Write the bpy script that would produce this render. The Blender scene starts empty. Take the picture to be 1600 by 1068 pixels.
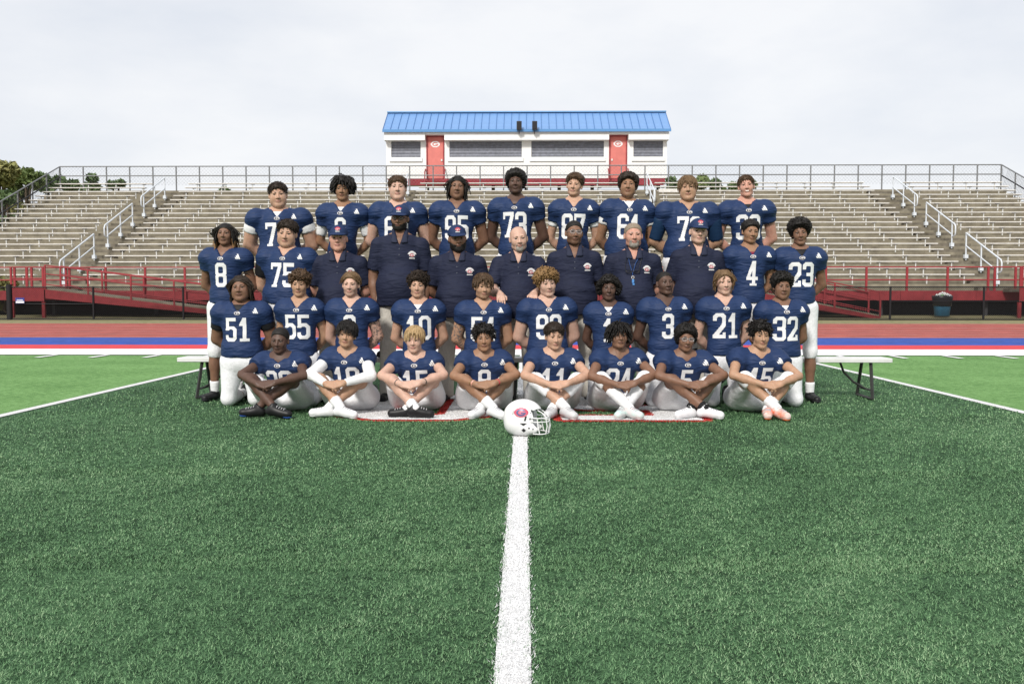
import bpy, bmesh, math, random, time
import numpy as np
from mathutils import Vector, Matrix
from mathutils.bvhtree import BVHTree
T00 = time.time()
random.seed(7); RNG = np.random.default_rng(7)
R = math.radians
SC = bpy.context.scene
COL = SC.collection
# ------------------------------------------------------------------ camera, sky, sun, exposure
CAM_H = 1.066
cam = bpy.data.cameras.new('camera'); camo = bpy.data.objects.new('camera', cam); COL.objects.link(camo)
cam.sensor_width = 36.0; cam.lens = 31.5; cam.clip_end = 2000.0; cam.clip_start = 0.05
camo.location = (0, 0, CAM_H); camo.rotation_euler = (R(90 - 3.03), 0, R(0.82))
SC.camera = camo
SUN_EL, SUN_AZ = 38.0, 200.0          # azimuth clockwise from +Y (stand side): behind the camera, a little to its left
wd = bpy.data.worlds.new('World'); SC.world = wd; wd.use_nodes = True
nt = wd.node_tree; nt.nodes.clear()
def wn(t, **k):
    n = nt.nodes.new(t)
    for a, v in k.items(): setattr(n, a, v)
    return n
sky = wn('ShaderNodeTexSky', sky_type='NISHITA', sun_disc=False)
sky.sun_elevation = R(SUN_EL); sky.sun_rotation = R(SUN_AZ); sky.dust_density = 3.0
bg1 = wn('ShaderNodeBackground'); bg1.inputs[1].default_value = 0.10
nt.links.new(sky.outputs[0], bg1.inputs[0])
tc = wn('ShaderNodeTexCoord'); mp = wn('ShaderNodeMapping'); mp.inputs['Scale'].default_value = (1.0, 1.0, 2.6)
nz = wn('ShaderNodeTexNoise'); nz.inputs['Scale'].default_value = 2.3; nz.inputs['Detail'].default_value = 6; nz.inputs['Roughness'].default_value = .55
nt.links.new(tc.outputs['Generated'], mp.inputs[0]); nt.links.new(mp.outputs[0], nz.inputs['Vector'])
rp = wn('ShaderNodeValToRGB')
rp.color_ramp.elements[0].position = .36; rp.color_ramp.elements[0].color = (.485, .508, .550, 1)
rp.color_ramp.elements[1].position = .62; rp.color_ramp.elements[1].color = (.595, .600, .612, 1)
nt.links.new(nz.outputs[0], rp.inputs[0])
bg2 = wn('ShaderNodeBackground'); bg2.inputs[1].default_value = 1.0
nt.links.new(rp.outputs[0], bg2.inputs[0])
mx = wn('ShaderNodeMixShader'); mx.inputs[0].default_value = .93
nt.links.new(bg1.outputs[0], mx.inputs[1]); nt.links.new(bg2.outputs[0], mx.inputs[2])
wo = wn('ShaderNodeOutputWorld'); nt.links.new(mx.outputs[0], wo.inputs[0])
sl = bpy.data.lights.new('sun', 'SUN'); sl.energy = 2.1; sl.angle = R(9); sl.color = (1, .955, .89)
so = bpy.data.objects.new('sun', sl); COL.objects.link(so)
_d = Vector((math.sin(R(SUN_AZ)) * math.cos(R(SUN_EL)), math.cos(R(SUN_AZ)) * math.cos(R(SUN_EL)), math.sin(R(SUN_EL))))
so.rotation_euler = _d.to_track_quat('Z', 'Y').to_euler(); so.location = _d * 60
SC.view_settings.view_transform = 'Standard'; SC.view_settings.look = 'None'
SC.view_settings.exposure = 0.70; SC.view_settings.gamma = 1.0; SC.view_settings.use_curve_mapping = False
SC.render.engine = 'CYCLES'
SC.cycles.use_denoising = True; SC.cycles.use_adaptive_sampling = False; SC.cycles.max_bounces = 5; SC.cycles.diffuse_bounces = 3
SC.cycles.transparent_max_bounces = 8; SC.cycles.caustics_reflective = False; SC.cycles.caustics_refractive = False
# ------------------------------------------------------------------ helpers
MATS = {}
def mat(name, col, rough=.7, var=0.0, vscale=20.0, bump=0.0, bscale=60.0, metal=0.0, spec=.3, col2=None, stretch=None, sss=0.0, detail=4, sheen=0.0):
    """procedural material: base colour, noise variation towards col2 (or darker/lighter), noise bump"""
    if name in MATS: return MATS[name]
    m = bpy.data.materials.new(name); m.use_nodes = True; MATS[name] = m
    t = m.node_tree; b = t.nodes['Principled BSDF']; L = t.links.new
    b.inputs['Base Color'].default_value = (*col, 1); b.inputs['Roughness'].default_value = rough
    b.inputs['Metallic'].default_value = metal; b.inputs['Specular IOR Level'].default_value = spec
    if sss: b.inputs['Subsurface Weight'].default_value = sss; b.inputs['Subsurface Radius'].default_value = (.012, .005, .003); b.inputs['Subsurface Scale'].default_value = 1.0
    if sheen: b.inputs['Sheen Weight'].default_value = sheen
    if var or bump:
        c = t.nodes.new('ShaderNodeTexCoord'); mpn = t.nodes.new('ShaderNodeMapping'); L(c.outputs['Object'], mpn.inputs[0])
        if stretch: mpn.inputs['Scale'].default_value = stretch
    if var:
        n = t.nodes.new('ShaderNodeTexNoise'); n.inputs['Scale'].default_value = vscale; n.inputs['Detail'].default_value = detail; n.inputs['Roughness'].default_value = .6
        L(mpn.outputs[0], n.inputs['Vector'])
        r = t.nodes.new('ShaderNodeValToRGB'); e = r.color_ramp.elements
        e[0].position = .3; e[1].position = .7
        if col2 is None:
            e[0].color = (*[max(0, v * (1 - var)) for v in col], 1); e[1].color = (*[min(1, v * (1 + var)) for v in col], 1)
        else: e[0].color = (*col, 1); e[1].color = (*col2, 1)
        L(n.outputs[0], r.inputs[0]); L(r.outputs[0], b.inputs['Base Color'])
    if bump:
        n2 = t.nodes.new('ShaderNodeTexNoise'); n2.inputs['Scale'].default_value = bscale; n2.inputs['Detail'].default_value = 4
        L(mpn.outputs[0], n2.inputs['Vector'])
        bp = t.nodes.new('ShaderNodeBump'); bp.inputs['Strength'].default_value = bump; bp.inputs['Distance'].default_value = .02
        L(n2.outputs[0], bp.inputs['Height']); L(bp.outputs[0], b.inputs['Normal'])
    return m
def tag(o, label=None, cat=None, group=None, kind=None):
    if label: o['label'] = label
    if cat: o['category'] = cat
    if group: o['group'] = group
    if kind: o['kind'] = kind
    return o
def link(name, me, m=None, parent=None, loc=None):
    o = bpy.data.objects.new(name, me); COL.objects.link(o)
    if m is not None and me is not None and not me.materials:
        for q in (m if isinstance(m, (list, tuple)) else [m]): me.materials.append(q)
    if parent is not None: o.parent = parent
    if loc is not None: o.location = loc
    return o
def empty(name, loc=(0, 0, 0)):
    o = bpy.data.objects.new(name, None); COL.objects.link(o); o.location = loc; o.empty_display_size = .1
    return o
def mesh_np(name, V, Q, smooth=False, mi=None):
    """mesh from numpy verts and quads/tris (n,4) or (n,3)"""
    V = np.asarray(V, np.float32).reshape(-1, 3); Q = np.asarray(Q, np.int32); k = Q.shape[1]
    me = bpy.data.meshes.new(name); me.vertices.add(len(V)); me.vertices.foreach_set('co', V.ravel())
    me.loops.add(Q.size); me.loops.foreach_set('vertex_index', Q.ravel())
    me.polygons.add(len(Q)); me.polygons.foreach_set('loop_start', np.arange(0, Q.size, k, dtype=np.int32))
    if smooth: me.polygons.foreach_set('use_smooth', np.ones(len(Q), bool))
    if mi is not None: me.polygons.foreach_set('material_index', np.asarray(mi, np.int32))
    me.update(calc_edges=True); me.validate()
    return me
class MB:
    """collects boxes, prisms and tubes into one mesh (verts, faces of any size)"""
    def __init__(s): s.v = []; s.f = []; s.sm = []
    def add(s, vs, fs, sm=False):
        o = len(s.v); s.v += [tuple(p) for p in vs]; s.f += [tuple(i + o for i in f) for f in fs]; s.sm += [sm] * len(fs); return s
    def box(s, x0, x1, y0, y1, z0, z1, bev=0.0):
        if x0 > x1: x0, x1 = x1, x0
        if not bev:
            v = [(x, y, z) for z in (z0, z1) for y in (y0, y1) for x in (x0, x1)]
            return s.add(v, [(0, 2, 3, 1), (4, 5, 7, 6), (0, 1, 5, 4), (1, 3, 7, 5), (3, 2, 6, 7), (2, 0, 4, 6)])
        bm = bmesh.new(); bmesh.ops.create_cube(bm, size=1)
        for v in bm.verts: v.co = Vector(((x0 + x1) / 2 + v.co.x * (x1 - x0), (y0 + y1) / 2 + v.co.y * (y1 - y0), (z0 + z1) / 2 + v.co.z * (z1 - z0)))
        bmesh.ops.bevel(bm, geom=bm.edges[:], offset=bev, segments=1, affect='EDGES')
        bm.verts.index_update(); s.add([v.co[:] for v in bm.verts], [[q.index for q in f.verts] for f in bm.faces]); bm.free(); return s
    def tube(s, pts, r, n=6, cap=True, sm=True, r2=None):
        P = [Vector(p) for p in pts]; m = len(P); o = len(s.v); rr = r if isinstance(r, (list, tuple)) else [r + ((r2 if r2 is not None else r) - r) * i / max(1, m - 1) for i in range(m)]
        up = None; V = []
        for i in range(m):
            d = (P[min(i + 1, m - 1)] - P[max(i - 1, 0)]).normalized()
            if up is None: up = Vector((0, 0, 1)) if abs(d.z) < .9 else Vector((1, 0, 0))
            a = d.cross(up); a = a.normalized() if a.length > 1e-6 else d.orthogonal().normalized()
            b = a.cross(d).normalized(); up = b
            for k in range(n):
                t = 2 * math.pi * k / n; V.append(P[i] + (a * math.cos(t) + b * math.sin(t)) * rr[i])
        F = []
        for i in range(m - 1):
            for k in range(n): F.append((i * n + k, i * n + (k + 1) % n, (i + 1) * n + (k + 1) % n, (i + 1) * n + k))
        s.add(V, F, sm)
        if cap: s.add(V[:n], [tuple(range(n - 1, -1, -1))]); s.add(V[-n:], [tuple(range(n))])
        return s
    def prism(s, poly, y0, y1, axis='y'):
        """2-D polygon (a, b) extruded along an axis: y -> (a, t, b), x -> (t, a, b), z -> (a, b, t)"""
        n = len(poly); f = {'y': lambda a, b, t: (a, t, b), 'x': lambda a, b, t: (t, a, b), 'z': lambda a, b, t: (a, b, t)}[axis]
        v = [f(a, b, y0) for a, b in poly] + [f(a, b, y1) for a, b in poly]
        return s.add(v, [tuple(range(n)), tuple(range(2 * n - 1, n - 1, -1))] + [(i, i + n, (i + 1) % n + n, (i + 1) % n) for i in range(n)])
    def mesh(s, name, recalc=True):
        me = bpy.data.meshes.new(name); me.from_pydata(s.v, [], s.f)
        if any(s.sm): me.polygons.foreach_set('use_smooth', np.array(s.sm, bool))
        if recalc:
            bm = bmesh.new(); bm.from_mesh(me); bmesh.ops.recalc_face_normals(bm, faces=bm.faces[:]); bm.to_mesh(me); bm.free()
        me.update(); return me
    def build(s, name, m, parent=None, loc=None): return link(name, s.mesh(name), m, parent, loc)
def box(name, m, parent, x0, x1, y0, y1, z0, z1, bev=0.0): return MB().box(x0, x1, y0, y1, z0, z1, bev).build(name, m, parent)
def tubes_np(A, B, r, n=3):
    """many straight n-sided tubes at once"""
    A = np.asarray(A, float); B = np.asarray(B, float); d = B - A; d /= np.linalg.norm(d, axis=1)[:, None]
    ref = np.where(np.abs(d[:, 2:3]) < .9, np.array([[0, 0, 1.]]), np.array([[1., 0, 0]]))
    u = np.cross(d, ref); u /= np.linalg.norm(u, axis=1)[:, None]; w = np.cross(u, d)
    V = []
    for P in (A, B):
        for k in range(n):
            t = 2 * math.pi * k / n; V.append(P + (u * math.cos(t) + w * math.sin(t)) * r)
    V = np.stack(V, 1); m = len(A); base = (np.arange(m) * 2 * n)[:, None]
    Q = np.concatenate([base + np.array([[k, (k + 1) % n, n + (k + 1) % n, n + k]]) for k in range(n)], 0)
    return V.reshape(-1, 3), Q
def copy(o, parent=None, loc=None):
    c = o.copy(); COL.objects.link(c)
    if parent is not None: c.parent = parent
    if loc is not None: c.location = loc
    return c
def X_(px, Y): return (px - 820.0) / 1400.0 * Y          # metres across at distance Y, measured off the photograph
def Z_(py, Y): return CAM_H + (460.0 - py) / 1400.0 * Y
# ------------------------------------------------------------------ jersey / field digits as shapes on a unit box
def octo(x, z, x0, x1, z0, z1, c, cz=None):
    cz = c if cz is None else cz
    i = (x >= x0) & (x <= x1) & (z >= z0) & (z <= z1)
    dx = np.minimum(x - x0, x1 - x) / max(c, 1e-6); dz = np.minimum(z - z0, z1 - z) / max(cz, 1e-6)
    return i & (dx + dz >= 1)
def digit(d, x, z):
    r = lambda a, b, c, e: (x >= a) & (x <= b) & (z >= c) & (z <= e)
    TZ = .15
    top = octo(x, z, 0, 1, .43, 1, .2, .11) & ~octo(x, z, .3, .7, .57, 1 - TZ, .06, .03)
    bot = octo(x, z, 0, 1, 0, .57, .2, .11) & ~octo(x, z, .3, .7, TZ, .43, .06, .03)
    zero = octo(x, z, 0, 1, 0, 1, .24, .12) & ~octo(x, z, .3, .7, TZ, 1 - TZ, .07, .04)
    if d == '0': return zero
    if d == '1': return r(.36, .68, 0, 1) | r(.12, .92, 0, .11) | ((x >= .1) & (x <= .4) & (z <= .72 + (x - .1) * .9) & (z >= .66))
    if d == '2':
        dg = (z >= .1) & (z <= .57) & (x >= (z - .12) * 1.55) & (x <= (z - .12) * 1.55 + .42) & (x <= 1)
        return (top & ~((x < .66) & (z < .62))) & ~((x < .35) & (z < .70)) | dg | r(0, 1, 0, TZ) | r(.76, 1, 0, .24)
    if d == '3': return (top | bot) & ~((x < .32) & (z > .29) & (z < .71)) & ~((x < .42) & (z > .3) & (z < .7) & ((z < .43) | (z > .57)))
    if d == '4':
        l = (z - .36) / .64 * .42 + .02
        return r(.46, .76, 0, 1) | r(.30, .92, 0, .1) | r(0, 1, .22, .37) | ((z >= .3) & (x >= l) & (x <= l + .28))
    if d == '5':
        lo_ = octo(x, z, 0, 1, 0, .64, .22, .12) & ~octo(x, z, .3, .7, TZ, .50, .06, .03)
        return r(.04, .96, 1 - TZ, 1) | r(.04, .33, .47, 1) | (lo_ & ~((x < .32) & (z > .27) & (z < .47)))
    if d == '6': return (zero & ~((x > .65) & (z > .57) & (z < .72))) | (octo(x, z, .0, 1, 0, .58, .22, .12) & ~octo(x, z, .3, .7, TZ, .43, .06, .03))
    if d == '7':
        l = .22 + z / .85 * .46
        return r(0, 1, 1 - TZ, 1) | r(0, .2, .72, 1) | ((z <= .86) & (x >= l) & (x <= l + .32)) | r(.12, .66, 0, .1)
    if d == '8': return top | bot
    if d == '9': return digit('6', 1 - x, 1 - z)
    return zero & False
def g_letter(x, z):
    """a rounded G in the unit box"""
    u = (x - .5) / .5; w = (z - .5) / .5; q = u * u + w * w; qi = (u / .6) ** 2 + (w / .56) ** 2
    return ((q <= 1) & (qi >= 1) & ~((u > .25) & (w > -.02) & (w < .42))) | ((u > .02) & (u < .93) & (np.abs(w + .12) < .17) & (q <= 1))
def grid_cells(fn, w, h, cell):
    """2-D cells (node positions, quads) where fn(u, v) holds on a w x h rectangle, u and v in 0..1"""
    nx = max(2, int(round(w / cell))); nz_ = max(2, int(round(h / cell)))
    cx = (np.arange(nx) + .5) / nx; cz = (np.arange(nz_) + .5) / nz_
    Xc, Zc = np.meshgrid(cx, cz, indexing='ij'); M = fn(Xc, Zc)
    gx, gz = np.meshgrid(np.linspace(0, w, nx + 1), np.linspace(0, h, nz_ + 1), indexing='ij')
    I = np.argwhere(M); n1 = nz_ + 1
    Q = np.stack([I[:, 0] * n1 + I[:, 1], (I[:, 0] + 1) * n1 + I[:, 1], (I[:, 0] + 1) * n1 + I[:, 1] + 1, I[:, 0] * n1 + I[:, 1] + 1], 1)
    return gx.ravel(), gz.ravel(), Q
def compact(V, Q):
    u, inv = np.unique(Q.ravel(), return_inverse=True); return V[u], inv.reshape(Q.shape)
# ================================================================== THE SETTING: field, track, verge
YN = 15.76                                  # near edge of the white sideline border
XC = -0.033                                 # the 50-yard line runs from under the camera
def turf_mat(name, c1, c2, c3):
    m = bpy.data.materials.new(name); m.use_nodes = True; t = m.node_tree; b = t.nodes['Principled BSDF']; L = t.links.new
    b.inputs['Roughness'].default_value = .85; b.inputs['Specular IOR Level'].default_value = .12
    c = t.nodes.new('ShaderNodeTexCoord')
    n1 = t.nodes.new('ShaderNodeTexNoise'); n1.inputs['Scale'].default_value = 95; n1.inputs['Detail'].default_value = 3; n1.inputs['Roughness'].default_value = .75
    n2 = t.nodes.new('ShaderNodeTexNoise'); n2.inputs['Scale'].default_value = 1.1; n2.inputs['Detail'].default_value = 5
    n3 = t.nodes.new('ShaderNodeTexNoise'); n3.inputs['Scale'].default_value = 14; n3.inputs['Detail'].default_value = 5; n3.inputs['Roughness'].default_value = .7
    for n in (n1, n2, n3): L(c.outputs['Object'], n.inputs['Vector'])
    r = t.nodes.new('ShaderNodeValToRGB'); e = r.color_ramp.elements
    e[0].position = .38; e[0].color = (*c1, 1); e[1].position = .66; e[1].color = (*c3, 1)
    k = e.new(.5); k.color = (*c2, 1)
    ad = t.nodes.new('ShaderNodeMath'); ad.operation = 'MULTIPLY_ADD'; ad.inputs[1].default_value = .75; ad.inputs[2].default_value = -.375
    L(n3.outputs[0], ad.inputs[0])
    ad2 = t.nodes.new('ShaderNodeMath'); ad2.operation = 'MULTIPLY_ADD'; ad2.inputs[1].default_value = .3; ad2.inputs[2].default_value = -.15
    L(n2.outputs[0], ad2.inputs[0])
    s1 = t.nodes.new('ShaderNodeMath'); L(n1.outputs[0], s1.inputs[0]); L(ad.outputs[0], s1.inputs[1])
    s2 = t.nodes.new('ShaderNodeMath'); L(s1.outputs[0], s2.inputs[0]); L(ad2.outputs[0], s2.inputs[1])
    L(s2.outputs[0], r.inputs[0]); L(r.outputs[0], b.inputs['Base Color'])
    bp = t.nodes.new('ShaderNodeBump'); bp.inputs['Strength'].default_value = .55; bp.inputs['Distance'].default_value = .02
    L(n1.outputs[0], bp.inputs['Height']); L(bp.outputs[0], b.inputs['Normal'])
    MATS[name] = m; return m
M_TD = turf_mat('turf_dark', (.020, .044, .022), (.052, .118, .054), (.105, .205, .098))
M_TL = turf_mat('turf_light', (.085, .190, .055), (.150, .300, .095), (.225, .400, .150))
M_TW = mat('turf_white', (.68, .68, .68), .8, .25, 110, .5, 120, detail=3)
M_TR = mat('turf_red', (.42, .035, .03), .8, .35, 110, .5, 120, detail=3)
M_BLUE = mat('track_blue', (.018, .065, .34), .75, .25, 3, .1, 200)
M_RED2 = mat('apron_red', (.60, .045, .055), .75, .12, 3, .1, 200)
M_TRK = mat('track_red', (.34, .062, .047), .8, .28, 1.3, .15, 150)
M_WHT = mat('border_white', (.80, .80, .80), .7, .06, 4, .1, 150)
M_LANE = mat('lane_line', (.66, .47, .42), .7, .25, 3)
M_GND = mat('dry_grass', (.16, .17, .07), .9, .5, 5, .5, 60, col2=(.30, .25, .15))
def sheet(name, m, x0, x1, y0, y1, z, parent=None, kind='structure', sub=1):
    me = bpy.data.meshes.new(name); me.from_pydata([(x0, y0, z), (x1, y0, z), (x1, y1, z), (x0, y1, z)], [], [(0, 1, 2, 3)])
    o = link(name, me, m, parent)
    if kind and parent is None: o['kind'] = kind
    return o
sheet('ground', M_GND, -900, 900, -300, 1500, -.016)
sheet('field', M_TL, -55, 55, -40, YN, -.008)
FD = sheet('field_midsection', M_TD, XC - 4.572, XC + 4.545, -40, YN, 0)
sheet('sideline_border', M_WHT, -55, 55, YN - .001, 17.44, .003)
sheet('red_apron', M_RED2, -55, 55, 17.44, 18.87, .003)
sheet('blue_apron', M_BLUE, -70, 70, 18.87, 22.0, .003)
TRK = sheet('running_track', M_TRK, -70, 70, 22.06, 32.8, .003)
sheet('drain_slot', mat('drain', (.10, .10, .11), .8), -70, 70, 22.0, 22.06, .003)
lme = None
for k in range(9):
    y = 22.35 + k * 1.27
    sheet('lane_line', M_LANE, -70, 70, y, y + .10, .007, TRK)
for k, y in enumerate((20.3,)): sheet('faded_line', mat('faded_line', (.12, .17, .42), .8, .5, 6), -70, 70, y, y + .10, .007)['kind'] = 'structure'
# painted field lines (white paint): sheets plus, near the camera, blades of the same paint
def yard_line(x, y0, y1, nm):
    return sheet(nm, M_TW, x - .052, x + .052, y0, y1, .005)
YL = yard_line(XC, -20, YN, 'midfield_line')
yard_line(XC - 4.572, -20, YN, 'yard_line'); yard_line(XC + 4.545, -20, YN, 'yard_line')
for k in range(-16, 17):
    if k % 5 == 0: continue
    x = XC + .9144 * k
    sheet('hash_mark', M_WHT, x - .05, x + .05, YN - .75, YN - .12, .005)
def field_digit(d, cx, y_top, w, h, flip=True):
    """painted number seen from behind: its foot points to the stand"""
    for nm, m, grow, z in (('painted_number_outline', M_TR, .085, .005), ('painted_number', M_TW, 0, .010)):
        W, H = w + 2 * grow, h + 2 * grow
        def fn(u, v):
            U = (u * W - grow) / w; Vv = (v * H - grow) / h
            if not grow: return digit(d, U, Vv)
            M = np.zeros(U.shape, bool)
            for a in range(8):
                for rr_ in (.5, 1.0):
                    M |= digit(d, U + math.cos(a * .785) * grow * rr_ / w, Vv + math.sin(a * .785) * grow * rr_ / h)
            return M
        gx, gz, Q = grid_cells(fn, W, H, .02)
        V = np.stack([cx - (gx - W / 2), y_top + h + grow - gz - 0 * gz, np.full(gx.shape, z)], 1)
        V[:, 1] = y_top - grow + (H - gz)
        V, Q = compact(V, Q); o = link(nm, mesh_np(nm, V, Q), m); o['kind'] = 'structure'
field_digit('0', X_(642, 7.53), 7.53, 1.26, 1.83)
field_digit('5', X_(990, 7.53), 7.53, 1.30, 1.83)
# verge rising to the fence and ground under the stand
me = bpy.data.meshes.new('grass_verge')
me.from_pydata([(-70, 32.8, .002), (70, 32.8, .002), (70, 35.2, .12), (-70, 35.2, .12), (70, 37, .20), (-70, 37, .20), (70, 60, .2), (-70, 60, .2)], [], [(0, 1, 2, 3), (3, 2, 4, 5), (5, 4, 6, 7)])
link('grass_verge', me, M_GND)['kind'] = 'structure'
# ================================================================== GRANDSTAND
M_CON = mat('concrete', (.145, .127, .095), .9, .42, 1.7, .3, 25, col2=(.30, .268, .20), detail=10, stretch=(1, 1, .55))
M_CON2 = mat('concrete_step', (.075, .065, .048), .9, .42, 2.6, .3, 25, col2=(.22, .195, .155), detail=8)
M_ALU = mat('aluminium_board', (.70, .68, .64), .5, .12, 6)
M_BRK = mat('bracket_steel', (.60, .60, .58), .5, .2, 10)
M_BRKT = mat('bracket_dark', (.05, .05, .055), .6)
M_RAIL = mat('white_rail', (.62, .66, .70), .4, .08, 8)
M_RED = mat('red_paint', (.28, .036, .042), .5, .18, 3, .05, 60)
M_GALV = mat('galvanised', (.20, .205, .21), .5, .2, 10, metal=.3)
M_BLK = mat('black_coating', (.012, .012, .014), .5)
def Yi(i): return 39.2 + .70 * i
def Zi(i): return 1.948 + .3054 * i
def TRZ(i): return Zi(i) - .42
XE = 27.1
GS = empty('grandstand', (0, 39, 0)); GSL = Vector((0, -39, 0))
tag(GS, 'weathered concrete grandstand with rows of pale aluminium bench boards', 'grandstand')
def gpart(name, m, x0, x1, y0, y1, z0, z1, parent=None, bev=0):
    o = MB().box(x0, x1, y0 - 39, y1 - 39, z0, z1, bev).build(name, m, parent or GS)
    return o
NR = 19
for i in range(NR):
    gpart('tier', M_CON, -XE - .25, XE + .25, Yi(i) - .16, 52.6, (TRZ(i - 1) - .002 if i else .1), TRZ(i))
SECT = [(-XE, -21.5), (-19.35, -7.35), (-6.05, 6.15), (7.35, 19.35), (21.5, XE)]
for a0, a1 in ((-21.5, -19.35), (-7.35, -6.05), (6.15, 7.35), (19.35, 21.5)):
    for i in range(NR):
        gpart('aisle_step', M_CON2, a0 + .05, a1 - .05, Yi(i) - .52, Yi(i) - .158, (TRZ(i - 1) if i else 1.2), (TRZ(i - 1) if i else 1.2) + (.15 if i else .16))
bk = MB().box(-.02, .02, 0, .05, 0, .35); bkm = bk.mesh('bracket')
bkm.materials.append(M_BRK)
bt = MB().box(-.09, .09, -.03, .17, .35, .372).mesh('bracket_plate'); bt.materials.append(M_BRKT)
nb = 0; restA = MB(); restB = MB()
for i in range(NR):
    for si, (a0, a1) in enumerate(SECT):
        jit = random.uniform(-.12, .12)
        b0 = a0 + (0 if si == 0 else jit * .5); b1 = a1 - (0 if si == 4 else jit * .5)
        bd = gpart('seat_board', M_ALU, b0, b1, Yi(i) - .17, Yi(i) + .09, Zi(i) - .045, Zi(i), bev=.008)
        n = max(2, int(round((a1 - a0) / 1.72))); off = random.uniform(.25, .6)
        for k in range(n + 1):
            x = a0 + off + k * (a1 - a0 - .8) / n
            if nb < 280 and i < 5:
                o = link('bracket', bkm, None, bd, (x, Yi(i) - 39 - .13, TRZ(i))); link('bracket_plate', bt, None, bd, (x, Yi(i) - 39 - .13, TRZ(i))); nb += 1
            else:
                restA.box(x - .02, x + .02, Yi(i) - 39 - .13, Yi(i) - 39 - .08, TRZ(i), TRZ(i) + .35)
                restB.box(x - .09, x + .09, Yi(i) - 39 - .16, Yi(i) - 39 + .04, TRZ(i) + .35, TRZ(i) + .373)
o = restA.build('upper_brackets', M_BRK, GS); o['kind'] = 'stuff'
o = restB.build('upper_bracket_plates', M_BRKT, GS); o['kind'] = 'stuff'
# a spare bench board lying in the upper seating right of the booth
sb = MB()
for k in range(4): sb.box(-.9, .9, -.1 + k * .02, .16 + k * .02, .05 * k, .05 * k + .04)
tag(sb.build('board_stack', M_ALU, None, (X_(1052, 50.2), 50.15, TRZ(16) + .30)), 'short stack of spare boards on the upper seats beside the booth', 'boards')
# aisle handrails: three per outer aisle, three posts each; one seen end-on beside the booth
def handrail(x, i0, i1, label):
    y0 = Yi(i0) - .3; z0 = TRZ(i0); y1 = Yi(i1) - .3; z1 = TRZ(i1)
    e = empty('aisle_handrail', (x, y0, z0)); tag(e, label, 'handrail', 'white handrails in the stand aisles')
    dy, dz = y1 - y0, z1 - z0
    top = MB(); top.tube([(0, -.06, .45), (0, -.30, .50), (0, -.34, .62), (0, -.34, .9), (0, -.26, 1.02), (0, 0, 1.13), (0, dy, dz + 1.13)], .035, 6); top.build('top_rail', M_RAIL, e)
    MB().tube([(0, 0, .55), (0, dy, dz + .55)], .028, 6).build('middle_rail', M_RAIL, e)
    for f in (0, .5, 1):
        p = MB().tube([(0, dy * f, dz * f - .1), (0, dy * f, dz * f + 1.13)], .035, 6).build('post', M_RAIL, e)
        MB().box(-.08, .08, dy * f - .08, dy * f + .08, dz * f - .02, dz * f + .15).build('foot_block', M_RAIL, p)
for sx, sd in ((-20.1, 'left'), (20.3, 'right')):
    for k, (a, b) in enumerate(((0, 4), (6, 10), (12, 16))):
        handrail(sx, a, b, '%s white pipe handrail in the aisle of the %s wing of the stand' % (('lowest', 'middle', 'topmost')[k], sd))
handrail(6.85, 13, 17, 'white pipe handrail seen end-on just right of the booth'); handrail(-6.6, 13, 17, 'white pipe handrail seen end-on just left of the booth')
# rear guard fence with chain link, and sloping end fences
def wires(x0, x1, z0, z1, sp, y):
    """diamond wire panel in the xz plane as straight thin wires"""
    h = z1 - z0; A = []; B = []
    for sg in (1, -1):
        for c in np.arange(x0 - h, x1 + h, sp):
            xa, xb = (c, c + h) if sg == 1 else (c + h, c)
            za, zb = z0, z1
            t0, t1 = 0.0, 1.0
            dx = xb - xa
            if dx > 0: t0 = max(t0, (x0 - xa) / dx); t1 = min(t1, (x1 - xa) / dx)
            else: t0 = max(t0, (x1 - xa) / dx); t1 = min(t1, (x0 - xa) / dx)
            if t1 - t0 < .02: continue
            A.append((xa + dx * t0, y, za + h * t0)); B.append((xa + dx * t1, y, za + h * t1))
    return A, B
RF = empty('rear_guard_fence', (0, 52.3, 7.0)); tag(RF, 'grey pipe guard fence with wire mesh along the top of the stand', 'fence')
zt, zm, zb = Z_(261, 52.3) - 7, Z_(275.5, 52.3) - 7, Z_(290, 52.3) - 7
FX0, FX1 = -27.1, 27.35
for nm, z in (('top_rail', zt), ('middle_rail', zm)): MB().tube([(FX0, 0, z), (FX1, 0, z)], .035, 6).build(nm, M_GALV, RF)
pm = MB().tube([(0, 0, -.6), (0, 0, zt)], .04, 6).mesh('post'); pm.materials.append(M_GALV)
npst = 40
for k in range(npst + 1): link('post', pm, None, RF, (FX0 + (FX1 - FX0) * k / npst, 0, 0))
A, B = wires(FX0, FX1, zb, zt, .20, .02); V, Q = tubes_np(A, B, .0035); o = link('wire_mesh', mesh_np('wire_mesh', V, Q), M_GALV, RF); o['kind'] = 'stuff'
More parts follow.
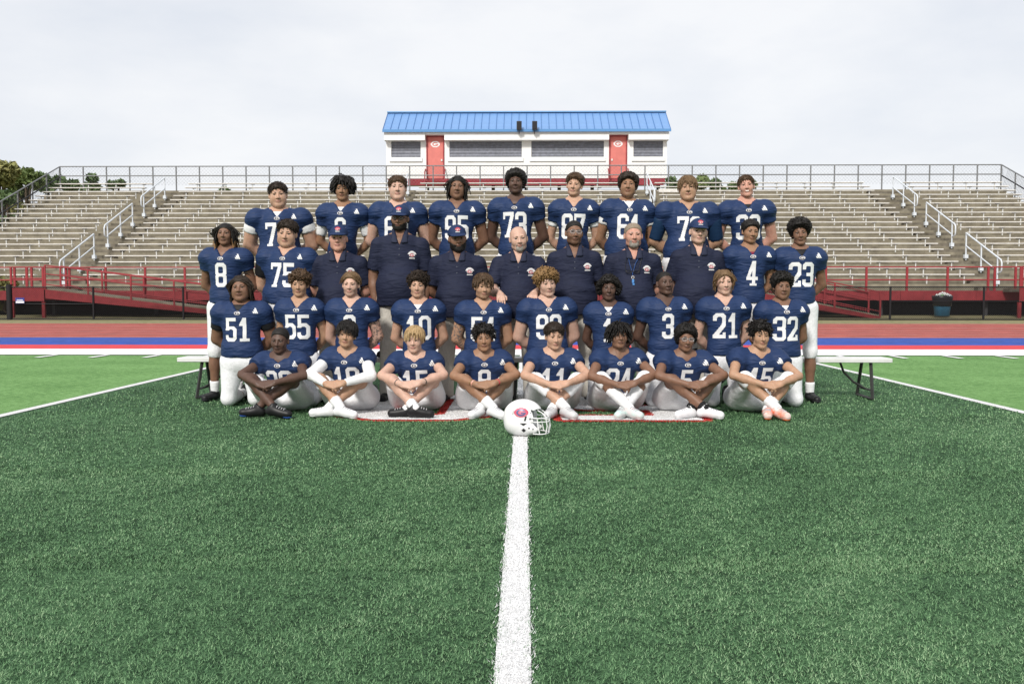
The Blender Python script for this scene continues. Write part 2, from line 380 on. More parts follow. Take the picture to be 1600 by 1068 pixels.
for sx, lab in ((-1, 'left'), (1, 'right')):
    x = (FX0 - .02) if sx < 0 else FX1 + .02
    e = empty('end_guard_fence', (x, 39, 0)); tag(e, 'sloping dark wire guard fence down the %s end of the stand' % lab, 'fence')
    zf = lambda y: TRZ(0) + (y - 39) * .3054 / .7
    e_ = 52.3 - 39
    for nm, dz in (('top_rail', 1.46), ('middle_rail', .86)): MB().tube([(0, 0, zf(39) + dz - .3), (0, e_, zf(52.3) + dz - .30)], .035, 6).build(nm, M_BLK if nm != 'top_rail' else M_GALV, e)
    for k in range(9):
        y = 13.3 * k / 9; MB().tube([(0, y, zf(39 + y) - .3), (0, y, zf(39 + y) + 1.16)], .04, 6).build('post', M_GALV, e)
    A = []; B = []
    for c in np.arange(0, 13.2, .14):
        for d in (.6, -.6):
            y2 = min(max(c + d, 0), 13.3); A.append((0, c, zf(39 + c) - .1)); B.append((0, y2, zf(39 + y2) + 1.15))
    V, Q = tubes_np(A, B, .005); o = link('wire_mesh', mesh_np('wire_mesh', V, Q), M_BLK, e); o['kind'] = 'stuff'
# ================================================================== PRESS BOOTH
M_BW = mat('booth_white', (.80, .80, .79), .6, .04, 2)
M_ROOF = mat('roof_blue', (.15, .29, .55), .45, .06, 2, spec=.5)
M_SEAM = mat('roof_seam', (.05, .15, .36), .5)
M_SHUT = mat('shutter_metal', (.17, .18, .215), .5, .25, 6)
M_DOOR = mat('door_red', (.62, .185, .16), .5, .08, 3)
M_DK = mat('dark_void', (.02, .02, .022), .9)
BY = 53.5
BO = empty('press_booth', (0, BY, 0)); tag(BO, 'white press booth with blue standing seam roof on top of the stand', 'building')
bx0, bx1 = X_(603, BY), X_(1041, BY)
zb0, zb1 = Z_(279, BY), Z_(206, BY)
zs = Z_(221.5, BY)                             # underside of the projecting fascia
wins = [(611, 657), (702, 815), (830, 943), (989, 1035)]; doors = [(666, 694), (951, 979)]
wz0, wz1 = Z_(246, BY), Z_(221.5, BY)
FR = .45                                       # recess of the wall behind the fascia
def bp_(name, m, x0, x1, y0, y1, z0, z1, parent=BO): return box(name, m, parent, x0, x1, y0, y1, z0, z1)
segs = sorted([(X_(a, BY), X_(b, BY), 'w') for a, b in wins] + [(X_(a, BY), X_(b, BY), 'd') for a, b in doors])
xx = bx0
wl = MB()
for a, b, t in segs:
    wl.box(xx, a, FR, FR + .2, zb0, zs + .3)
    if t == 'w': wl.box(a, b, FR, FR + .2, zb0, wz0)
    xx = b
wl.box(xx, bx1, FR, FR + .2, zb0, zs + .3)
wl.box(bx0, bx0 + .2, FR + .2, 4.2, zb0, zb1); wl.box(bx1 - .2, bx1, FR + .2, 4.2, zb0, zb1); wl.box(bx0, bx1, 4.2, 4.4, zb0, zb1); wl.box(bx0 + .2, bx1 - .2, FR + .2, 4.2, zb0, zb0 + .1)
wl.build('wall', M_BW, BO)
fa = MB(); xx = bx0 - .05
for a, b in doors:
    a, b = X_(a - 1, BY), X_(b + 1, BY); fa.box(xx, a, 0, FR + .25, zs, zb1); fa.box(a, b, 0, FR + .25, Z_(213, BY), zb1); xx = b
fa.box(xx, bx1 + .05, 0, FR + .25, zs, zb1); fa.build('fascia', M_BW, BO)
for a, b, t in segs:
    if t == 'w':
        n = 5; H = wz1 - wz0; v = []; f = []
        for k in range(n * 2 + 1):
            z = wz0 + H * k / (n * 2); y = FR + .10 - (.03 if k % 2 else 0); v += [(a, y, z), (b, y, z)]
        f = [(2 * k, 2 * k + 1, 2 * k + 3, 2 * k + 2) for k in range(n * 2)]
        MB().add(v, f).build('roller_shutter', M_SHUT, BO)
        bp_('window_sill', M_BW, a - .1, b + .1, FR - .08, FR - .002, wz0 - .26, wz0 - .03)
    else:
        z0 = Z_(279, BY); z1 = Z_(213, BY)
        fr = MB().box(a, a + .07, FR - .06, FR + .15, z0, z1).box(b - .07, b, FR - .06, FR + .15, z0, z1).box(a + .07, b - .07, FR - .06, FR + .15, z1 - .07, z1).build('door_frame', M_RED, BO)
        d = bp_('door', M_DOOR, a + .07, b - .07, FR, FR + .06, z0, z1 - .07)
        hx = (b - .2) if a < 0 else (a + .13)
        bp_('handle', M_ALU, hx, hx + .09, FR - .05, FR - .002, z0 + 1.02, z0 + 1.14, d)
        cx = (a + b) / 2; cz = Z_(226, BY)
        gx, gz, Q = grid_cells(lambda u, v: ((u - .5) / .5) ** 2 + ((v - .5) / .5) ** 2 <= 1, .54, .36, .03)
        V, Q = compact(np.stack([cx - .27 + gx, np.full(gx.shape, FR - .006), cz - .18 + gz], 1), Q); em = link('emblem', mesh_np('emblem', V, Q), mat('emblem_white', (.78, .78, .78), .5), d)
        gx, gz, Q = grid_cells(g_letter, .36, .24, .012)
        V, Q = compact(np.stack([cx - .18 + gx, np.full(gx.shape, FR - .012), cz - .12 + gz], 1), Q); link('letter', mesh_np('letter', V, Q), M_DOOR, em)
        st = MB()
        for k in range(2): st.box(a - .02, b + .02, FR - .28 - .25 * k, FR - .02 - .25 * k, z0 - .24 - .24 * k, z0 - .19 - .24 * k)
        st.build('door_step', M_RED, BO)
        for s_ in (a - .05, b + .05): MB().tube([(s_, FR - .05, z0 + .55), (s_, FR - .45, z0 + .35), (s_, FR - .6, z0 - .5)], .035, 6).build('stair_rail', M_RED, BO)
bp_('red_beam', mat('beam_red', (.27, .032, .045), .6, .2, 2), bx0 + .1, bx1 - .1, FR + .02, FR + .18, Z_(289.5, BY), zb0 - .003)
for k in range(9):
    x = bx0 + .4 + (bx1 - bx0 - .8) * k / 8; bp_('column', M_BRKT, x - .1, x + .1, 1.0, 1.2, .2, zb0 - .01)
# roof: front slope of separate panels, rear slope, ridge cap
rz0, rz1 = zb1 + .01, Z_(180, BY + 1.9); ry0, ry1 = -.12, 1.9
rx0, rx1 = X_(601, BY) - .02, X_(1043.5, BY) + .02
NP = 38
pmz = MB(); w = (rx1 - rx0) / NP
pm_ = MB().add([(0.012, ry0, rz0), (w - .012, ry0, rz0), (w - .012, ry1, rz1), (.012, ry1, rz1), (0.012, ry0, rz0 - .04), (w - .012, ry0, rz0 - .04), (w - .012, ry1, rz1 - .04), (.012, ry1, rz1 - .04)], [(0, 1, 2, 3), (7, 6, 5, 4), (0, 4, 5, 1), (1, 5, 6, 2), (2, 6, 7, 3), (3, 7, 4, 0)]).mesh('roof_panel'); pm_.materials.append(M_ROOF)
sm_ = MB().add([(-.012, ry0 - .01, rz0 + .04), (.012, ry0 - .01, rz0 + .04), (.012, ry1, rz1 + .04), (-.012, ry1, rz1 + .04), (-.012, ry0 - .01, rz0 - .05), (.012, ry0 - .01, rz0 - .05), (.012, ry1, rz1 - .05), (-.012, ry1, rz1 - .05)], [(0, 1, 2, 3), (7, 6, 5, 4), (0, 4, 5, 1), (1, 5, 6, 2), (2, 6, 7, 3), (3, 7, 4, 0)]).mesh('roof_seam'); sm_.materials.append(M_SEAM)
RO = empty('roof'); RO.parent = BO
for k in range(NP): link('roof_panel', pm_, None, RO, (rx0 + w * k, 0, 0))
for k in range(NP + 1): link('roof_seam', sm_, None, RO, (rx0 + w * k, 0, 0))
MB().add([(rx0, ry1, rz1), (rx1, ry1, rz1), (rx1, 4.7, rz0), (rx0, 4.7, rz0)], [(0, 1, 2, 3)]).build('rear_slope', M_ROOF, RO)
MB().add([(bx0, FR, zb1), (bx0, ry1, rz1 - .05), (bx0, 4.4, zb1), (bx1, FR, zb1), (bx1, ry1, rz1 - .05), (bx1, 4.4, zb1)], [(0, 1, 2), (5, 4, 3)]).build('gable', M_BW, RO)
MB().box(rx0 - .03, rx1 + .03, ry1 - .16, ry1 + .16, rz1 + .0, rz1 + .07).build('ridge_cap', mat('ridge_blue', (.16, .34, .58), .4), RO)
MB().box(rx0 - .03, rx1 + .03, ry0 - .05, ry0 - .015, rz0 - .16, rz0 - .005).build('eave_trim', mat('eave_blue', (.10, .25, .50), .4), RO)
for px, lab in ((811, 'left of the two black loudspeakers on the booth eave'), (835, 'right of the two black loudspeakers on the booth eave')):
    x = X_(px, BY - .4); z0 = Z_(206, BY - .4); z1 = Z_(193, BY - .4)
    e = empty('loudspeaker', (x, BY - .45, z0)); tag(e, lab, 'loudspeaker', 'loudspeakers on the booth')
    MB().box(-.15, .15, -.02, .22, .0, z1 - z0, .02).build('cabinet', M_BRKT, e)
    MB().box(-.12, .12, -.035, -.022, .04, z1 - z0 - .04).build('grille', M_BLK, e)
    MB().tube([(0, .1, -.02), (0, .1, -.16), (0, .40, -.18)], .02, 5).build('mount_arm', M_BLK, e)
# ================================================================== WALKWAY, RAMPS, FENCE AT THE TRACK
WY = 36.8
WK = empty('front_walkway', (0, WY, 0)); tag(WK, 'red steel edged walkway with red railing along the foot of the stand', 'walkway')
dz_ = 1.2
box('deck', M_CON2, WK, -24.5, 24.5, .03, 2.25, dz_ - .12, dz_)
nseg = 16
for k in range(nseg):
    a = -24.5 + 49 * k / nseg; box('fascia', M_RED, WK, a + .006, a + 49 / nseg - .006, 0, .026, .83, dz_ + .02)
for nm, z in (('top_rail', 2.18), ('middle_rail', 1.66)): MB().tube([(-24.5, .06, z), (24.5, .06, z)], .032, 6).build(nm, M_RED, WK)
pmr = MB().box(-.04, .04, .03, .10, .84, 2.18).mesh('post'); pmr.materials.append(M_RED)
for k in range(27): link('post', pmr, None, WK, (X_(1538, WY) - 1.645 * k, 0, 0))
for px in (1548, 1580, 1590, 62, 44, 17, 430, 104): link('post', pmr, None, WK, (X_(px, WY), 0, 0))
lg = MB().box(-.06, .06, .1, .22, .1, 1.07).mesh('leg'); lg.materials.append(M_BRKT)
for k in range(12): link('leg', lg, None, WK, (-24 + k * 4.3, .3, 0))
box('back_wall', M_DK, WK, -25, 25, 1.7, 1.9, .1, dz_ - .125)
def ramp(x0, x1, y0, z0, z1, label, parentname='access_ramp'):
    """red ramp, high end x0/z0, low end x1/z1, standing in front of the walkway"""
    e = empty(parentname, (x0, y0, 0)); tag(e, label, 'ramp')
    L_ = x1 - x0
    MB().prism([(0, z0 - .36), (L_, z1 - .12), (L_, z1), (0, z0)], 0, .04).build('fascia', M_RED, e)
    MB().prism([(0, z0 - .36), (L_, z1 - .12), (L_, z1), (0, z0)], 1.2, 1.24).build('fascia', M_RED, e)
    MB().prism([(0, z0 - .1), (L_, z1 - .08), (L_, z1 + .06), (0, z0 + .06)], .045, 1.195).build('deck', M_CON, e)
    for y in (.02, 1.22):
        for nm, dz in (('top_rail', .96), ('middle_rail', .62), ('lower_rail', .2)): MB().tube([(0, y, z0 + dz), (L_, y, z1 + dz)], .022, 5).build(nm, M_RED, e)
        n = max(2, int(L_ / 1.55))
        for k in range(n + 1):
            x = L_ * k / n; z = z0 + (z1 - z0) * k / n; MB().box(x - .03, x + .03, y - .022, y + .022, z - .02, z + .96).build('post', M_RED, e)
    return e
ramp(X_(66, 35.5), X_(405, 35.5), 35.5, 1.27, .22, 'long red ramp sloping down behind the players at the left')
ramp(X_(1160, 35.5), X_(1372, 35.5), 35.5, 1.27, .20, 'red ramp ending near the blue trash can')
for px0, px1, lab in ((10, 64, 'red landing platform on posts at the top of the long ramp'), (1586, 1650, 'red landing platform on posts at the right edge of the photo')):
    x0, x1 = X_(px0, 35.5), X_(px1, 35.5); e = empty('landing_platform', (x0, 35.5, 0)); tag(e, lab, 'platform'); w_ = x1 - x0
    box('fascia', M_RED, e, 0, w_, 0, .04, .80, 1.33); box('deck', M_CON2, e, .0, w_, .045, 1.25, 1.17, 1.3)
    for x in (.05, w_ - .07): box('leg', M_RED, e, x - .06, x + .06, .05, .15, .1, .80)
    for z in (2.15, 1.7): MB().tube([(0, .05, z), (w_, .05, z)], .03, 6).build('rail', M_RED, e)
    for x in (.04, w_ / 2, w_ - .04): box('post', M_RED, e, x - .035, x + .035, .02, .08, 1.33, 2.15)
FY = 34.5
FE = empty('track_fence', (0, FY, .08)); tag(FE, 'low black chain link fence between the track and the stand', 'fence')
for z, nm in ((Z_(448.5, FY) - .08, 'top_rail'), (.03, 'bottom_rail')): MB().tube([(-26, 0, z), (26, 0, z)], .026, 6).build(nm, M_BLK, FE)
for a, b in ((50, 142),): pass
FT = Z_(448.5, FY) - .08
pf = MB().tube([(0, 0, -.05), (0, 0, FT + .03)], .042, 8).mesh('post'); pf.materials.append(M_BLK)
pw = MB().tube([(0, 0, -.05), (0, 0, FT + .11)], .11, 8).mesh('gate_post'); pw.materials.append(M_BLK)
for px in (142, 284, 427, 569, 712, 854, 997, 1139, 1263, 1387, 1531): link('post', pf, None, FE, (X_(px, FY), 0, 0))
link('gate_post', pw, None, FE, (X_(9, FY), 0, 0)); link('gate_post', pf, None, FE, (X_(1675, FY), 0, 0))
MB().tube([(X_(20, FY), 0, Z_(475, FY) - .08), (X_(142, FY), 0, Z_(475, FY) - .08)], .02, 6).build('middle_rail', M_BLK, FE)
MB().tube([(X_(1387, FY), 0, Z_(471, FY) - .08), (X_(1675, FY), 0, Z_(471, FY) - .08)], .02, 6).build('middle_rail', M_BLK, FE)
A, B = wires(-26, 26, 0.02, FT, .075, .03); V, Q = tubes_np(A, B, .0065); o = link('wire_mesh', mesh_np('wire_mesh', V, Q), M_BLK, FE); o['kind'] = 'stuff'
# small blue and white notice wired to the fence
e = empty('fence_notice', (X_(27, FY), FY - .06, Z_(474, FY))); tag(e, 'small blue and white notice on the fence at the left edge', 'sign')
MB().box(-.17, .17, 0, .02, 0, .22).build('plate', mat('notice_blue', (.03, .05, .25), .5), e)
MB().box(-.16, .16, -.004, -.001, .015, .09).build('white_band', mat('notice_white', (.75, .75, .78), .5, .3, 40), e)
MB().box(-.12, .12, -.004, -.001, .115, .145).build('white_text_line', MATS['notice_white'], e)
# trash can with black bag and rubbish heaped on top
ty = 35.9; tx = X_(1467, ty); tz = Z_(493.5, ty)
e = empty('trash_can', (tx, ty, tz)); tag(e, 'teal blue trash can with black bag behind the track fence', 'trash can')
M_TC = mat('can_blue', (.03, .13, .22), .5, .12, 8); M_BAG = mat('bag_black', (.015, .015, .017), .3, .2, 20, .4, 30)
def lathe(prof, n=16, sq=0.0):
    m = MB(); V = []
    for r, z in prof:
        for k in range(n):
            t = 2 * math.pi * k / n; c, s_ = math.cos(t), math.sin(t); q = 1 / max(abs(c), abs(s_)) if sq else 1
            rr = r * ((1 - sq) + sq * q * .88); V.append((rr * c, rr * s_, z))
    F = [(i * n + k, i * n + (k + 1) % n, (i + 1) * n + (k + 1) % n, (i + 1) * n + k) for i in range(len(prof) - 1) for k in range(n)]
    m.add(V, F, True); return m
lathe([(.01, 0), (.25, 0), (.27, .03), (.325, .62), (.325, .66)], 20, .5).build('bin_body', M_TC, e)
bg = lathe([(.30, .40), (.342, .42), (.352, .55), (.372, .70), (.385, .80), (.34, .82)], 20, .4)
bg.v = [(x + random.uniform(-.008, .008), y + random.uniform(-.008, .008), z + random.uniform(-.025, .012)) for x, y, z in bg.v]
bg.build('bin_bag', M_BAG, e)
M_TRW = [mat('litter_white', (.72, .73, .70), .5), mat('litter_green', (.22, .42, .2), .5), mat('litter_grey', (.5, .52, .55), .5)]
for k in range(22):
    a = random.uniform(0, 6.28); q = random.uniform(0, .30); bm = bmesh.new(); bmesh.ops.create_icosphere(bm, subdivisions=1, radius=random.uniform(.05, .10))
    for v in bm.verts: v.co *= random.uniform(.7, 1.2)
    me = bpy.data.meshes.new('litter'); bm.to_mesh(me); bm.free()
    link('litter', me, M_TRW[1 if k == 7 else (2 if k % 4 == 0 else 0)], e, (q * math.cos(a), q * math.sin(a), .80 + (.30 - q) * .30))
# ================================================================== TREES
M_BARK = mat('bark', (.10, .075, .05), .9, .4, 8, .5, 20)
LEAFM = [mat('leaf_green_%s' % 'abc'[k], c, .6, .35, 1.2, col2=c2) for k, (c, c2) in enumerate((((.070, .118, .045), (.145, .21, .085)), ((.12, .175, .055), (.21, .265, .10)), ((.17, .19, .06), (.29, .27, .105))))]
def tree(loc, h, w, label, mi=0, seed=0, n=2600, ls=.28, name='tree', trunk_frac=.18, group='trees behind the stand'):
    rg = np.random.default_rng(seed + 11); e = empty(name, loc); tag(e, label, 'tree' if name == 'tree' else 'bush', group)
    t = MB(); th = h * trunk_frac
    t.tube([(0, 0, -.3), (rg.normal(0, .1), 0, th * .5), (rg.normal(0, .2), rg.normal(0, .2), th), (0, 0, h * .75)], [.035 * h, .028 * h, .022 * h, .006 * h], 7)
    cl = []
    for k in range(16):
        a = rg.uniform(0, 6.28); f = rg.uniform(.0, 1); zc = th * .8 + (h - th * .8) * (.15 + .8 * f); rad = w * .5 * (1 - .65 * abs(f - .35) ** 1.2) * rg.uniform(.35, .8)
        c = np.array([math.cos(a) * rad, math.sin(a) * rad, zc]); cl.append((c, w * rg.uniform(.13, .24)))
        t.tube([(0, 0, th * rg.uniform(.6, 1.0) + (zc - th) * .2), tuple(c * np.array([.5, .5, 1]) - np.array([0, 0, h * .04])), tuple(c)], [.012 * h, .008 * h, .003 * h], 5)
    t.build('trunk', M_BARK, e)
    per = int(n * 1.9) // len(cl); V = []; Qs = []
    for c, r in cl:
        d = rg.normal(size=(per, 3)); d /= np.linalg.norm(d, axis=1)[:, None]; p = c + d * (r * rg.uniform(.45, 1.12, (per, 1))) * np.array([1, 1, .8])
        u = rg.normal(size=(per, 3)); u /= np.linalg.norm(u, axis=1)[:, None]; v = np.cross(u, rg.normal(size=(per, 3))); v /= np.linalg.norm(v, axis=1)[:, None]
        s = (ls * rg.uniform(.5, 1.2, (per, 1)))
        V.append(np.stack([p - u * s, p - v * s * .5, p + u * s, p + v * s * .5], 1).reshape(-1, 3))
    V = np.concatenate(V); Q = np.arange(len(V)).reshape(-1, 4)
    o = link('crown', mesh_np('crown', V, Q), LEAFM[mi], e); return e
def tree_px(px, top, Y, wpx, label, mi, seed, base=0.0, **k):
    tree((X_(px, Y), Y, base), Z_(top, Y) - base, wpx / 1400 * Y, label, mi, seed, **k)
tree_px(2, 248, 62, 75, 'tall yellow green tree at the left edge of the photo', 2, 1, n=3600)
tree_px(38, 264, 66, 62, 'olive green tree second from the left edge', 1, 2, n=3200)
tree_px(78, 272, 75, 64, 'dark green tree behind the upper left corner of the stand', 0, 3)
tree_px(12, 300, 58, 70, 'low dark tree behind the sloping end fence', 0, 9)
tree_px(145, 271, 95, 50, 'round dark tree above the top left benches', 0, 4, ls=.35)
tree_px(182, 277, 100, 34, 'small dark tree just right of the round dark one', 0, 5, ls=.35)
tree_px(112, 274, 92, 36, 'dark tree behind the left corner post of the guard fence', 0, 15, ls=.35)
tree_px(352, 283, 110, 44, 'far treetop barely above the top bench at the left', 0, 16, ls=.35)
tree_px(1055, 264, 85, 40, 'dark tree beside the right wall of the booth', 0, 6, ls=.32)
tree_px(1088, 270, 90, 44, 'lighter green tree right of the booth', 1, 7, ls=.34)
tree_px(1118, 267, 92, 38, 'dark tree in the middle of the group right of the booth', 0, 8, ls=.34)
tree_px(1142, 262, 90, 42, 'tallest tree of the group right of the booth', 0, 10, ls=.34)
tree_px(1168, 274, 92, 30, 'rightmost tree of the group right of the booth', 0, 12, ls=.34)
for k, (x, y, h, w, mi, lab) in enumerate(((-54, 70, 9, 9, 1, 'broad olive tree beyond the left end of the stand'), (-62, 78, 12, 11, 0, 'large dark tree well left of the stand'), (-72, 72, 11, 12, 1, 'wide olive tree far left of the stand'), (-84, 92, 15, 14, 0, 'tallest dark tree far left beyond the track'), (58, 84, 10, 9, 0, 'dark tree beyond the right end of the stand'), (66, 76, 12, 11, 1, 'broad olive tree well right of the stand'), (80, 88, 14, 13, 0, 'large dark tree far right beyond the track'))):
    tree((x, y, 0), h, w, lab, mi, 40 + k, n=2200, ls=.40)
tree((X_(12, 37.5) - .3, 37.6, .2), 1.6, 1.5, 'yellow green bush under the left landing platform', 2, 13, n=900, ls=.09, name='bush', trunk_frac=.1, group='bushes by the stand')
print('setting', round(time.time() - T00, 1))
# ================================================================== PEOPLE: distance fields turned into one smooth mesh per piece
V3 = lambda *a: np.array(a, float)
class Vol:
    def __init__(s, lo, hi, h):
        s.lo = np.asarray(lo, float) - 2.5 * h; s.h = h
        n = np.ceil((np.asarray(hi, float) + 2.5 * h - s.lo) / h).astype(int) + 1
        s.n = n; s.f = np.full(n, .15, np.float32); s.ax = [(s.lo[i] + h * np.arange(n[i])).astype(np.float32) for i in range(3)]
    def sub(s, lo, hi, pad):
        a = np.clip(np.floor((np.asarray(lo) - pad - s.lo) / s.h).astype(int), 0, s.n); b = np.clip(np.ceil((np.asarray(hi) + pad - s.lo) / s.h).astype(int) + 1, 0, s.n)
        sl = tuple(slice(a[i], b[i]) for i in range(3))
        return sl, s.ax[0][sl[0]][:, None, None], s.ax[1][sl[1]][None, :, None], s.ax[2][sl[2]][None, None, :]
    def put(s, sl, d, k, op):
        f = s.f[sl]
        if f.size == 0: return
        if op == 'u':
            h = np.maximum(k - np.abs(f - d), 0) / max(k, 1e-6); s.f[sl] = np.minimum(f, d) - h * h * k * .25
        else:
            h = np.maximum(k - np.abs(f + d), 0) / max(k, 1e-6); s.f[sl] = np.maximum(f, -d) + h * h * k * .25
    def cone(s, a, b, ra, rb, k=.02, cut=None, op='u', sq=1.0):
        a = np.asarray(a, np.float32); b = np.asarray(b, np.float32); r = max(ra, rb) * max(1, sq)
        sl, x, y, z = s.sub(np.minimum(a, b) - r, np.maximum(a, b) + r, k + 2 * s.h)
        ba = b - a; L = max(float(ba @ ba), 1e-9)
        px, py, pz = x - a[0], y - a[1], z - a[2]
        t = np.clip((px * ba[0] + py * ba[1] + pz * ba[2]) / L, 0, 1)
        d = np.sqrt((px - t * ba[0]) ** 2 + ((py - t * ba[1]) / sq) ** 2 + (pz - t * ba[2]) ** 2) - (ra + (rb - ra) * t)
        if sq < 1: d = d * sq
        if cut is not None: d = np.maximum(d, (x - cut[0][0]) * cut[1][0] + (y - cut[0][1]) * cut[1][1] + (z - cut[0][2]) * cut[1][2])
        s.put(sl, d, k, op); return s
    def ell(s, c, r, k=.02, rot=None, op='u', cut=None):
        c = np.asarray(c, np.float32); r = np.asarray(r, np.float32); m = float(r.max())
        sl, x, y, z = s.sub(c - (m if rot is not None else r), c + (m if rot is not None else r), k + 2 * s.h)
        px, py, pz = x - c[0], y - c[1], z - c[2]
        if rot is not None:
            M = np.asarray(rot).T; px, py, pz = [M[i][0] * px + M[i][1] * py + M[i][2] * pz for i in range(3)]
        k0 = np.sqrt((px / r[0]) ** 2 + (py / r[1]) ** 2 + (pz / r[2]) ** 2); k1 = np.sqrt((px / r[0] ** 2) ** 2 + (py / r[1] ** 2) ** 2 + (pz / r[2] ** 2) ** 2)
        d = k0 * (k0 - 1) / np.maximum(k1, 1e-6)
        if cut is not None: d = np.maximum(d, (x - cut[0][0]) * cut[1][0] + (y - cut[0][1]) * cut[1][1] + (z - cut[0][2]) * cut[1][2])
        s.put(sl, d, k, op); return s
    def plane(s, p, n):
        """keep the side n points away from"""
        s.f = np.maximum(s.f, (s.ax[0][:, None, None] - p[0]) * n[0] + (s.ax[1][None, :, None] - p[1]) * n[1] + (s.ax[2][None, None, :] - p[2]) * n[2]).astype(np.float32); return s
    def grid(s): return s.ax[0][:, None, None], s.ax[1][None, :, None], s.ax[2][None, None, :]
    def mesh(s): return nets(s.f, s.lo, s.h)
def nets(f, lo, h):
    f = f.copy()
    for ax in range(3):
        i = [slice(None)] * 3; i[ax] = 0; f[tuple(i)] = 1; i[ax] = -1; f[tuple(i)] = 1
    s = f < 0
    C = [(a, b, c) for a in (0, 1) for b in (0, 1) for c in (0, 1)]
    sh = tuple(n - 1 for n in f.shape); cnt = np.zeros(sh, np.int8)
    for a, b, c in C: cnt += s[a:a + sh[0], b:b + sh[1], c:c + sh[2]]
    act = (cnt > 0) & (cnt < 8); idx = np.full(sh, -1, np.int64); I = np.argwhere(act); idx[act] = np.arange(len(I))
    acc = np.zeros((len(I), 3)); num = np.zeros(len(I)); val = {c: f[I[:, 0] + c[0], I[:, 1] + c[1], I[:, 2] + c[2]] for c in C}
    for c0 in C:
        for ax in range(3):
            if c0[ax]: continue
            c1 = list(c0); c1[ax] = 1; c1 = tuple(c1); f0, f1 = val[c0], val[c1]; m = (f0 < 0) != (f1 < 0)
            t = np.where(m, f0 / np.where(m, f0 - f1, 1), 0)
            p = np.zeros((len(I), 3)); p += c0; p[:, ax] += t; acc[m] += p[m]; num[m] += 1
    V = lo + h * (I + acc / np.maximum(num, 1)[:, None]); Qs = []
    for ax in range(3):
        o1, o2 = (ax + 1) % 3, (ax + 2) % 3
        A = [slice(None)] * 3; B = [slice(None)] * 3; A[ax] = slice(0, -1); B[ax] = slice(1, None)
        s0, s1 = s[tuple(A)], s[tuple(B)]; E = np.argwhere(s0 != s1); keep = (E[:, o1] >= 1) & (E[:, o2] >= 1) & (E[:, o1] < sh[o1]) & (E[:, o2] < sh[o2]); E = E[keep]
        fl = s0[E[:, 0], E[:, 1], E[:, 2]]
        def cell(d1, d2):
            e = E.copy(); e[:, o1] -= d1; e[:, o2] -= d2; return idx[e[:, 0], e[:, 1], e[:, 2]]
        q = np.stack([cell(1, 1), cell(0, 1), cell(0, 0), cell(1, 0)], 1); q[~fl] = q[~fl][:, ::-1]; Qs.append(q)
    Q = np.concatenate(Qs); return V, Q[(Q >= 0).all(1)]
def join(parts):
    Vs, Qs, o = [], [], 0
    for V, Q in parts: Vs.append(V); Qs.append(Q + o); o += len(V)
    return np.concatenate(Vs), np.concatenate(Qs)
def sines(x, y, z, fr, seed):
    rg = np.random.default_rng(seed); o = 0
    for k in range(6):
        d = rg.normal(size=3); d *= fr * rg.uniform(.6, 1.4) / np.linalg.norm(d); o = o + np.sin(d[0] * x + d[1] * y + d[2] * z + rg.uniform(0, 6.28))
    return o / 6
def rotx(a): c, s = math.cos(a), math.sin(a); return np.array([[1, 0, 0], [0, c, -s], [0, s, c]])
def roty(a): c, s = math.cos(a), math.sin(a); return np.array([[c, 0, s], [0, 1, 0], [-s, 0, c]])
def rotz(a): c, s = math.cos(a), math.sin(a); return np.array([[c, -s, 0], [s, c, 0], [0, 0, 1]])
# --- materials
def skin_mat(key, c, lip):
    m = mat('skin_' + key, c, .48, .10, 30, .12, 260, spec=.35, sss=.12 if c[0] > .2 else .0)
    t = m.node_tree; b = t.nodes['Principled BSDF']; L = t.links.new
    src = b.inputs['Base Color'].links[0].from_socket
    def mixin(attr, colr, src, fac=None):
        a = t.nodes.new('ShaderNodeAttribute'); a.attribute_name = attr; x = t.nodes.new('ShaderNodeMixRGB'); x.inputs[2].default_value = (*colr, 1)
        f = a.outputs['Fac']
        if fac is not None:
            mu = t.nodes.new('ShaderNodeMath'); mu.operation = 'MULTIPLY'; L(f, mu.inputs[0]); L(fac, mu.inputs[1]); f = mu.outputs[0]
        L(f, x.inputs[0]); L(src, x.inputs[1]); return x.outputs[0]
    o = mixin('lip', lip, src)
    n = t.nodes.new('ShaderNodeTexNoise'); n.inputs['Scale'].default_value = 58; n.inputs['Detail'].default_value = 2
    c2 = t.nodes.new('ShaderNodeTexCoord'); L(c2.outputs['Object'], n.inputs['Vector'])
    r = t.nodes.new('ShaderNodeValToRGB'); r.color_ramp.elements[0].position = .52; r.color_ramp.elements[1].position = .57; L(n.outputs[0], r.inputs[0])
    o = mixin('tattoo', (.17, .135, .12), o, r.outputs[0]); o = mixin('stubble', tuple(v * .42 for v in c), o)
    L(o, b.inputs['Base Color']); return m
SKIN = {k: skin_mat(k, c, l) for k, c, l in (
    ('a', (.098, .053, .038), (.082, .040, .032)), ('b', (.205, .108, .069), (.145, .068, .048)), ('c', (.295, .160, .096), (.235, .105, .07)),
    ('d', (.43, .252, .162), (.36, .165, .12)), ('e', (.50, .300, .210), (.44, .215, .165)), ('f', (.55, .345, .265), (.47, .235, .19)), ('r', (.52, .275, .205), (.44, .20, .16)))}
SKIN_C = {'a': (.070, .037, .026), 'b': (.135, .068, .042), 'c': (.235, .120, .070), 'd': (.38, .19, .12), 'e': (.45, .22, .16), 'f': (.48, .24, .19), 'r': (.46, .21, .16)}
def cloth(name, c, rough=.75, wr=.35, sc=(5, 5, 19)):
    m = mat(name, c, rough, .10, 6, wr, 1.6, stretch=sc, spec=.22)
    for n_ in m.node_tree.nodes:
        if n_.type == 'TEX_NOISE' and abs(n_.inputs['Scale'].default_value - 1.6) < .01: n_.inputs['Detail'].default_value = 1.6; n_.inputs['Distortion'].default_value = .8
    return m
M_JER = cloth('jersey_navy', (.0155, .034, .098), .60, .75)
